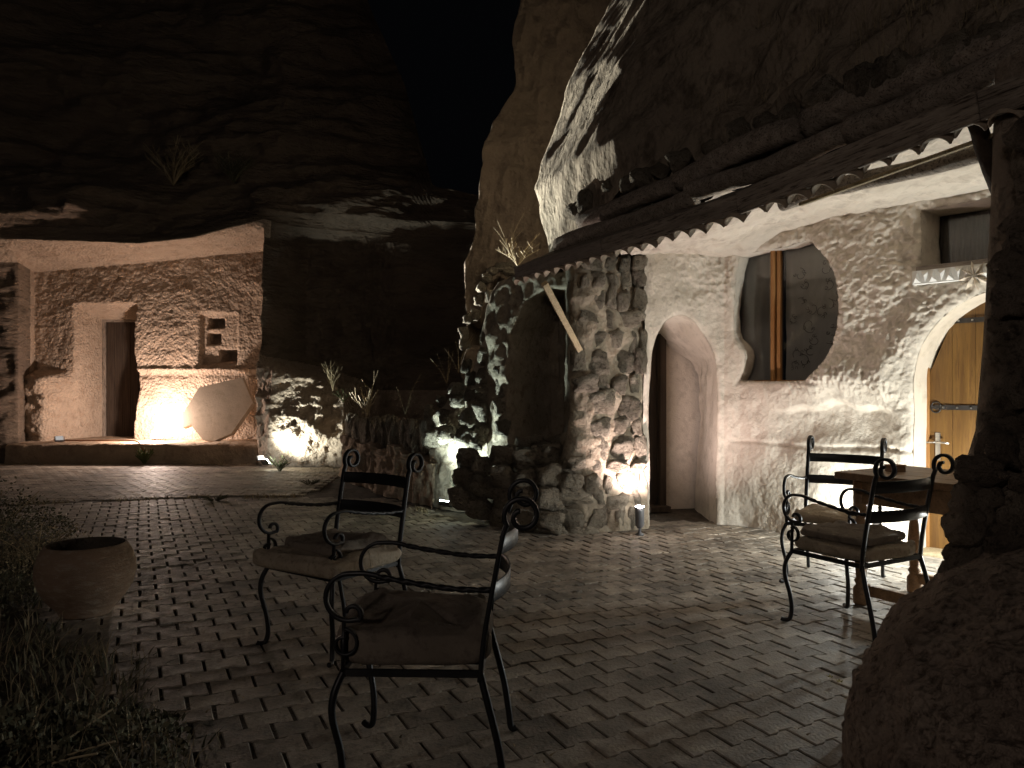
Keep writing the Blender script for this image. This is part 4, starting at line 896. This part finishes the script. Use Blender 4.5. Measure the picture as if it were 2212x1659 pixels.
# ================================================================== FLOODLIGHT HOUSINGS
def flood(key, label, pos, tgt, col, s=.10, e=30, style='flood', grp='small floodlights lighting the rock walls'):
    t = thing('floodlight', label, 'lamp', (pos[0], pos[1], pos[2] if style != 'x' else 0), 0, grp)
    d = (Vector(tgt) - Vector(pos)).normalized(); q = d.to_track_quat('Y', 'Z')
    hb = box('housing', (s * 1.5, s * .5, s), 'housing', t, -d * (.055 + s * .25), q.to_euler(), bev=.008)
    lens = box('lens', (s * 1.3, .006, s * .8), 'black', t, -d * .048, q.to_euler(), bev=0); lens.data.materials.clear(); lens.data.materials.append(emis('lens_' + key, col, e))
    tube('bracket', [(-s * .85, 0, 0), (-s * .85, 0, -s * .9), (s * .85, 0, -s * .9), (s * .85, 0, 0)], .006, 'housing', t)
    return t
flood('cave', 'glaring floodlight on the step at the foot of the carved cave wall', (-7.02, 15.20, .50), (-6.75, 14.4, .62), (1, .82, .66), .15, 120)
tube('bracket', [(0, 0, .0), (0, 0, -.2)], .01, 'housing', bpy.data.objects['floodlight'])
t = flood('off', 'small unlit black floodlight at the left end of the stone step', (-8.66, 14.72, .48), (-8.1, 14.1, .95), (1, .95, .9), .10, .12)  # unlit lens given a faint glow in place of a glint
flood('buttress', 'low floodlight on the ground washing the rough rock buttress', (-4.17, 13.14, .20), (-3.5, 14.0, 1.05), (.92, 1, .96), .10, 40)
LAMP4 = flood('ruin', 'floodlight hidden behind the footing stones, lighting the rubble wall', (-.72, 8.50, .2), (-.52, 8.9, 1.3), (.8, 1, .96), .09, 30)
flood('crag', 'second small floodlight beside the buttress, aimed across the yard at the crag', (-4.30, 13.22, .24), (.42, 8.2, 4.6), (1, .95, .82), .08, 2)
t = thing('spotlight', 'grey cylindrical spotlight standing on the paving against the stone pillar', 'lamp', (1.22, 7.34, 0))
v, f = sweep_data([(0, 0, .07), (0, .0, .10), (0, .01, .26), (0, .012, .27)], .045, seg=20, taper=lambda u: [.5, .95, 1, 1.02][min(3, int(u * 3.01))])
pyd('housing', v, f, 'greyhousing', t, True); lathe('lens', [(0, .275), (.04, .275), (.04, .28), (0, .282)], 'black', t, 20).data.materials.clear()
t.children[-1].data.materials.append(emis('lens_pillar', (1, .9, .85), 60)); lathe('foot', [(0, 0), (.04, 0), (.045, .012), (.015, .03), (.012, .08), (0, .08)], 'greyhousing', t, 20)
flood('wall', 'floodlight on the ground at the foot of the pale wall behind the table', (2.96, 6.64, .20), (3.15, 6.85, 1.0), (.98, .97, .86), .08, 20)
flood('door', 'floodlight on the ground in front of the orange door', (3.70, 5.60, .30), (3.9, 5.9, 1.1), (.95, .97, .9), .08, 20)

lan = thing('fill_lamp_post', 'added iron lamp post with a globe behind the camera, carrying the fill light', 'lamp', (-4.0, -7.5, 0))  # made-up post and globe, out of view, housing the added fill light
tube('post', [(0, 0, 0), (0, 0, 3.8)], .04, 'iron', lan); gb = lathe('globe', [(.04, -.16), (.12, -.12), (.16, 0), (.12, .12), (0, .16)], 'plaster', lan, 24, (0, 0, 3.95)); gb.data.materials.clear(); gb.data.materials.append(emis('fill_lamp_globe', (1, .74, .6), 8))
# ================================================================== PLANTS
def blades(name, pts, hgt, m, lean=.5, w=.006, parent=None, seed=0):
    r_ = np.random.default_rng(seed); n = len(pts); pts = np.array(pts, float); h = hgt * r_.uniform(.5, 1.2, n); az = r_.uniform(0, 2 * np.pi, n); ln = r_.uniform(.1, lean, n) * h; V = []; 
    dx, dy_ = np.cos(az), np.sin(az); wx, wy = -np.sin(az + .4) * w, np.cos(az + .4) * w; rows = []
    for u in (0, .4, .75, 1):
        c = pts + np.stack([dx * ln * u ** 2, dy_ * ln * u ** 2, h * (u - .12 * u ** 3)], -1); k = (1 - u) ** .7
        rows += [c - np.stack([wx * k, wy * k, 0 * wx], -1), c + np.stack([wx * k, wy * k, 0 * wx], -1)]
    V = np.stack(rows, 1).reshape(-1, 3); b = np.arange(n)[:, None] * 8
    Fc = np.concatenate([b + np.array([[0, 1, 3, 2]]), b + np.array([[2, 3, 5, 4]]), b + np.array([[4, 5, 7, 6]])])
    me = bpy.data.meshes.new(name); me.vertices.add(len(V)); me.vertices.foreach_set('co', V.astype(np.float32).ravel()); me.loops.add(Fc.size); me.loops.foreach_set('vertex_index', Fc.ravel().astype(np.int32))
    me.polygons.add(len(Fc)); me.polygons.foreach_set('loop_start', (np.arange(len(Fc)) * 4).astype(np.int32)); me.update(calc_edges=True)
    return link(name, me, parent, m)
# planted bank at lower left
bxg, byg = np.meshgrid(np.linspace(-6.5, -.7, 130), np.linspace(1.2, 8.0, 150), indexing='ij')
edge = np.interp(byg, [1.2, 2.6, 3.2, 4.0, 4.8, 5.6, 6.6, 7.3, 8.0], [-.75, -1.0, -1.35, -2.0, -2.75, -3.05, -3.6, -4.1, -5.0])
inn = edge - bxg + .15 * fbm(bxg * 2, byg * 2, 0, 3, 15)
zb = -.08 + .10 * sstep(-.05, .35, inn) + .14 * sstep(.3, 1.6, inn) + .04 * fbm(bxg * 2, byg * 2, 0, 4, 16) * sstep(0, .4, inn)
struct(grid('planting_bed', np.stack([bxg, byg, zb], -1), 'soil_and_pot_shade', flip=True))
pp = []
r_ = np.random.default_rng(5)
gpx = r_.uniform(-6.4, -.7, 26000); gpy = r_.uniform(1.6, 7.9, 26000)
ed_ = np.interp(gpy, [1.2, 2.6, 3.2, 4.0, 4.8, 5.6, 6.6, 7.3, 8.0], [-.75, -1.0, -1.35, -2.0, -2.75, -3.05, -3.6, -4.1, -5.0])
inn_ = ed_ - gpx + .15 * fbm(gpx * 2, gpy * 2, 0, 3, 15); den = fbm(gpx * 1.3, gpy * 1.3, 0, 3, 44)
mk = (inn_ > .02) & (den + inn_ * .3 > -.15) & (np.hypot(gpx + 2.66, gpy - 4.8) > .3)
zz_ = -.08 + .10 * sstep(-.05, .35, inn_) + .14 * sstep(.3, 1.6, inn_)
pts = np.stack([gpx, gpy, zz_], -1)[mk]
blades('grass', pts[::2], .10, 'grass', 1.4, .008, seed=1)['kind'] = 'stuff'
blades('dry_grass', pts[1::4], .17, 'dry', 1.1, .003, seed=2)['kind'] = 'stuff'
def leafy(name, label, c, rad, hgt, n, m='grass', lw=.03, cat='bush', seed=0):
    r_ = np.random.default_rng(seed); th2 = r_.uniform(0, 2 * np.pi, n); rr2 = rad * r_.uniform(0, 1, n) ** .5; z2 = hgt * r_.uniform(.02, 1, n) * (1 - (rr2 / rad) ** 2 * .7)
    z2 = z2 * (1 + .3 * np.sin(th2 * 3 + seed))
    P0 = np.stack([rr2 * np.cos(th2), rr2 * np.sin(th2), z2], -1); d = r_.normal(size=(n, 3)); d[:, 2] = np.abs(d[:, 2]) * .8; d /= np.linalg.norm(d, axis=1)[:, None]; e = np.cross(d, r_.normal(size=(n, 3))); e /= np.linalg.norm(e, axis=1)[:, None]
    l = lw * r_.uniform(.5, 1.3, n)[:, None]; V = np.stack([P0, P0 + d * l * .5 + e * l * .28, P0 + d * l, P0 + d * l * .5 - e * l * .28], 1).reshape(-1, 3); Fc = np.arange(n * 4).reshape(-1, 4)
    t = thing(name, label, cat, c); o = pyd('foliage', V, Fc, m, t)
    st = [sweep_data(smooth_path([(0, 0, 0), (rad * .3 * math.cos(a), rad * .3 * math.sin(a), hgt * .5), (rad * .6 * math.cos(a), rad * .6 * math.sin(a), hgt * .85)], 3), .004, seg=4) for a in np.linspace(0, 6, 7)]
    v, f = merge(st); pyd('stems', v, f, 'dry', t); return t
leafy('bush', 'dark leafy bush at the left edge beyond the pot', (-4.55, 6.75, .05), .62, .48, 3200, seed=3)
leafy('bush', 'low grey bush with pale flower heads just behind the pot', (-3.65, 5.9, .05), .5, .32, 2400, 'dry', .022, seed=4)
leafy('bush', 'reddish low shrub at the left edge beside the pot', (-3.35, 4.6, .05), .42, .30, 1600, seed=6)
leafy('bush', 'ragged ground-hugging bush in the lower left corner of the bed', (-1.75, 2.75, 0.02), .55, .14, 2200, lw=.035, seed=7)
def weed(name, label, c, n, h, sp, m='dry', side=True, seed=0, r=.004, cat='plant', group=None):
    q = random.Random(seed); t = thing(name, label, cat, tuple(map(float, c)), 0, group); allp = []
    for i in range(n):
        a = q.uniform(0, 6.28); l = h * q.uniform(.5, 1); p = smooth_path([(0, 0, 0), (sp * .35 * math.cos(a), sp * .35 * math.sin(a), l * .5), (sp * math.cos(a + .2), sp * math.sin(a + .2), l)], 4)
        allp.append(sweep_data(p, r, seg=4, taper=lambda u: 1 - .6 * u))
        if side:
            for k in (3, 4, 5, 6):
                if k < len(p):
                    b = q.uniform(0, 6.28); p0 = p[k]; allp.append(sweep_data([p0, p0 + Vector((math.cos(b), math.sin(b), .8)) * h * .10, p0 + Vector((math.cos(b), math.sin(b), 1.2)) * h * .16], r * .7, seg=3))
    v, f = merge(allp); pyd('stems', v, f, m, t); return t
weed('dry_weed', 'pale dry weed with straight stalks on top of the lit rock buttress', at(715, 838, 13.4) + np.array([0, .15, -.05]), 9, .55, .16, 'dry', True, 3, .008)
weed('dry_weed', 'tall many-branched dry weed behind the row of upright wall stones', at(782, 905, 11.9) + np.array([0, .3, -.1]), 6, .95, .22, 'dry', True, 4, .006)
weed('dry_weed', 'small sprig growing over the broken end of the buttress', at(742, 868, 13.2), 6, .25, .2, 'leaf', True, 5, .008)
weed('green_weed', 'small bright green weed at the foot of the step below the cave lamp', (-6.80, 14.22, -.02), 26, .34, .16, 'leaf', True, 6, .010)
weed('green_weed', 'thin forked weed at the right end of the stone step', (-5.35, 14.15, -.02), 4, .34, .2, 'dry', False, 7, .008)
weed('green_weed', 'green sprig beside the ground floodlight at the buttress', (-3.95, 13.05, -.02), 16, .28, .2, 'leaf', True, 8, .008)
weed('green_weed', 'bright green sprig beside the footing stones at the rubble wall', at(985, 1062, 8.25), 10, .14, .07, 'leaf', True, 9, .005)
weed('dry_weed', 'leafless twigs sprouting beside the top of the small arch', at(1118, 575, 9.6), 9, .42, .28, 'dry', True, 10, .006)
weed('dry_weed', 'dark clump of weed growing between pavers near the crack', (-3.72, 9.62, -.02), 26, .09, .16, 'grass', True, 11, .006)
weed('dry_weed', 'second clump of weed on the far paving, closer to the buttress', (-2.95, 11.2, -.02), 22, .10, .15, 'grass', True, 12, .006)
weed('dry_weed', 'thin bush on the ledge of the far cliff, leftmost of two', at(375, 400, 14.9), 30, .9, .55, 'dry', True, 13, .010)
weed('dry_weed', 'dark bush on the ledge of the far cliff, rightmost of two', at(505, 395, 15.0), 30, .6, .4, 'grass', True, 14, .010)
for i, (px, py) in enumerate([(990, 805), (965, 830), (875, 895), (1100, 545)]):
    weed('dry_weed', ['wispy stalks leaning beside the rising rubble, upper ones', 'wispy stalks beside the rising rubble, lower ones', 'sparse stalks behind the low end of the garden wall', 'fine stalks on the slope left of the roof log ends'][i], at(px, py, 9.3), 5, .5, .2, 'dry', False, 20 + i, .0035)
# weeds in the crack and at wall feet
r_ = np.random.default_rng(9); cpx = r_.uniform(-6.5, -2.2, 900); cpy = np.array([crack_y(a) for a in cpx]) + r_.normal(0, .09, 900) + .02
b2x = r_.uniform(-9.4, -3, 700); b2y = 14.28 + r_.normal(0, .05, 700) - np.clip(b2x + 5, 0, 9) * .32
b3 = r_.uniform(0, 1, 600); b3x = np.interp(b3, [0, 1], [-2.72, -.95]); b3y = np.interp(b3, [0, 1], [12.0, 8.75]) - .08 + r_.normal(0, .06, 600)
clp = fbm(np.concatenate([cpx, b2x, b3x]) * 3, 0, 0, 2, 6)
pts = np.stack([np.concatenate([cpx, b2x, b3x]), np.concatenate([cpy, b2y, b3y]), np.full(2200, -.02)], -1)[clp > -.1]
blades('joint_weeds', pts, .07, 'dry', 1.2, .005, seed=3)['kind'] = 'stuff'
# grass tufts on the slope over the porch
r_ = np.random.default_rng(12); tp = []
for i in range(60):
    tt_ = r_.uniform(1.8, 5.5); z0 = r_.uniform(3.2, 4.6); X0 = .22 + .33 * (z0 - 3.5) + .035 * (z0 - 3.5) ** 2 + .44 + (tt_ - 1.3) * .56 + .32; Y0 = 8.0 + .3 * (z0 - 3.5) - 1.22 - (tt_ - 1.3) * .83 + .20
    for k_ in range(14): tp.append((X0 + r_.normal(0, .05), Y0 + r_.normal(0, .05), z0 + r_.normal(0, .03)))
blades('dry_grass', tp, .22, 'dry', .6, .0025, seed=8)['kind'] = 'stuff'
# fallen blossoms and leaf litter
lt = []
r_ = random.Random(3)
def litter_piece(name, label, x, y, s, m):
    v = []; f = []
    for k in range(5):
        a = k * 1.257; b = len(v); v += [(0, 0, .004), (s * math.cos(a - .5), s * math.sin(a - .5), .006), (s * 1.5 * math.cos(a), s * 1.5 * math.sin(a), .016), (s * math.cos(a + .5), s * math.sin(a + .5), .006)]; f.append((b, b + 1, b + 2, b + 3))
    o = pyd(name, v, f, m); o.location = (x, y, .008); return tag(o, label, 'petal', 'fallen blossoms')
q = at(1797, 1472, 1660 * 1.4 / (1472 - 840)); litter_piece('fallen_blossom', 'upper of two tiny yellow blossoms on the paving near the boulder', q[0], q[1] + .02, .011, 'litter'); litter_piece('fallen_blossom', 'lower of two tiny yellow blossoms on the paving near the boulder', q[0] + .02, q[1] - .04, .011, 'litter')
sp = np.stack([r_2 for r_2 in np.random.default_rng(6).uniform([-1.6, 2.2, .0], [1.6, 9, .0], (260, 3))]); sp[:, 2] = .004
blades('leaf_litter', sp, .012, 'dry', 3.0, .006, seed=4)['kind'] = 'stuff'
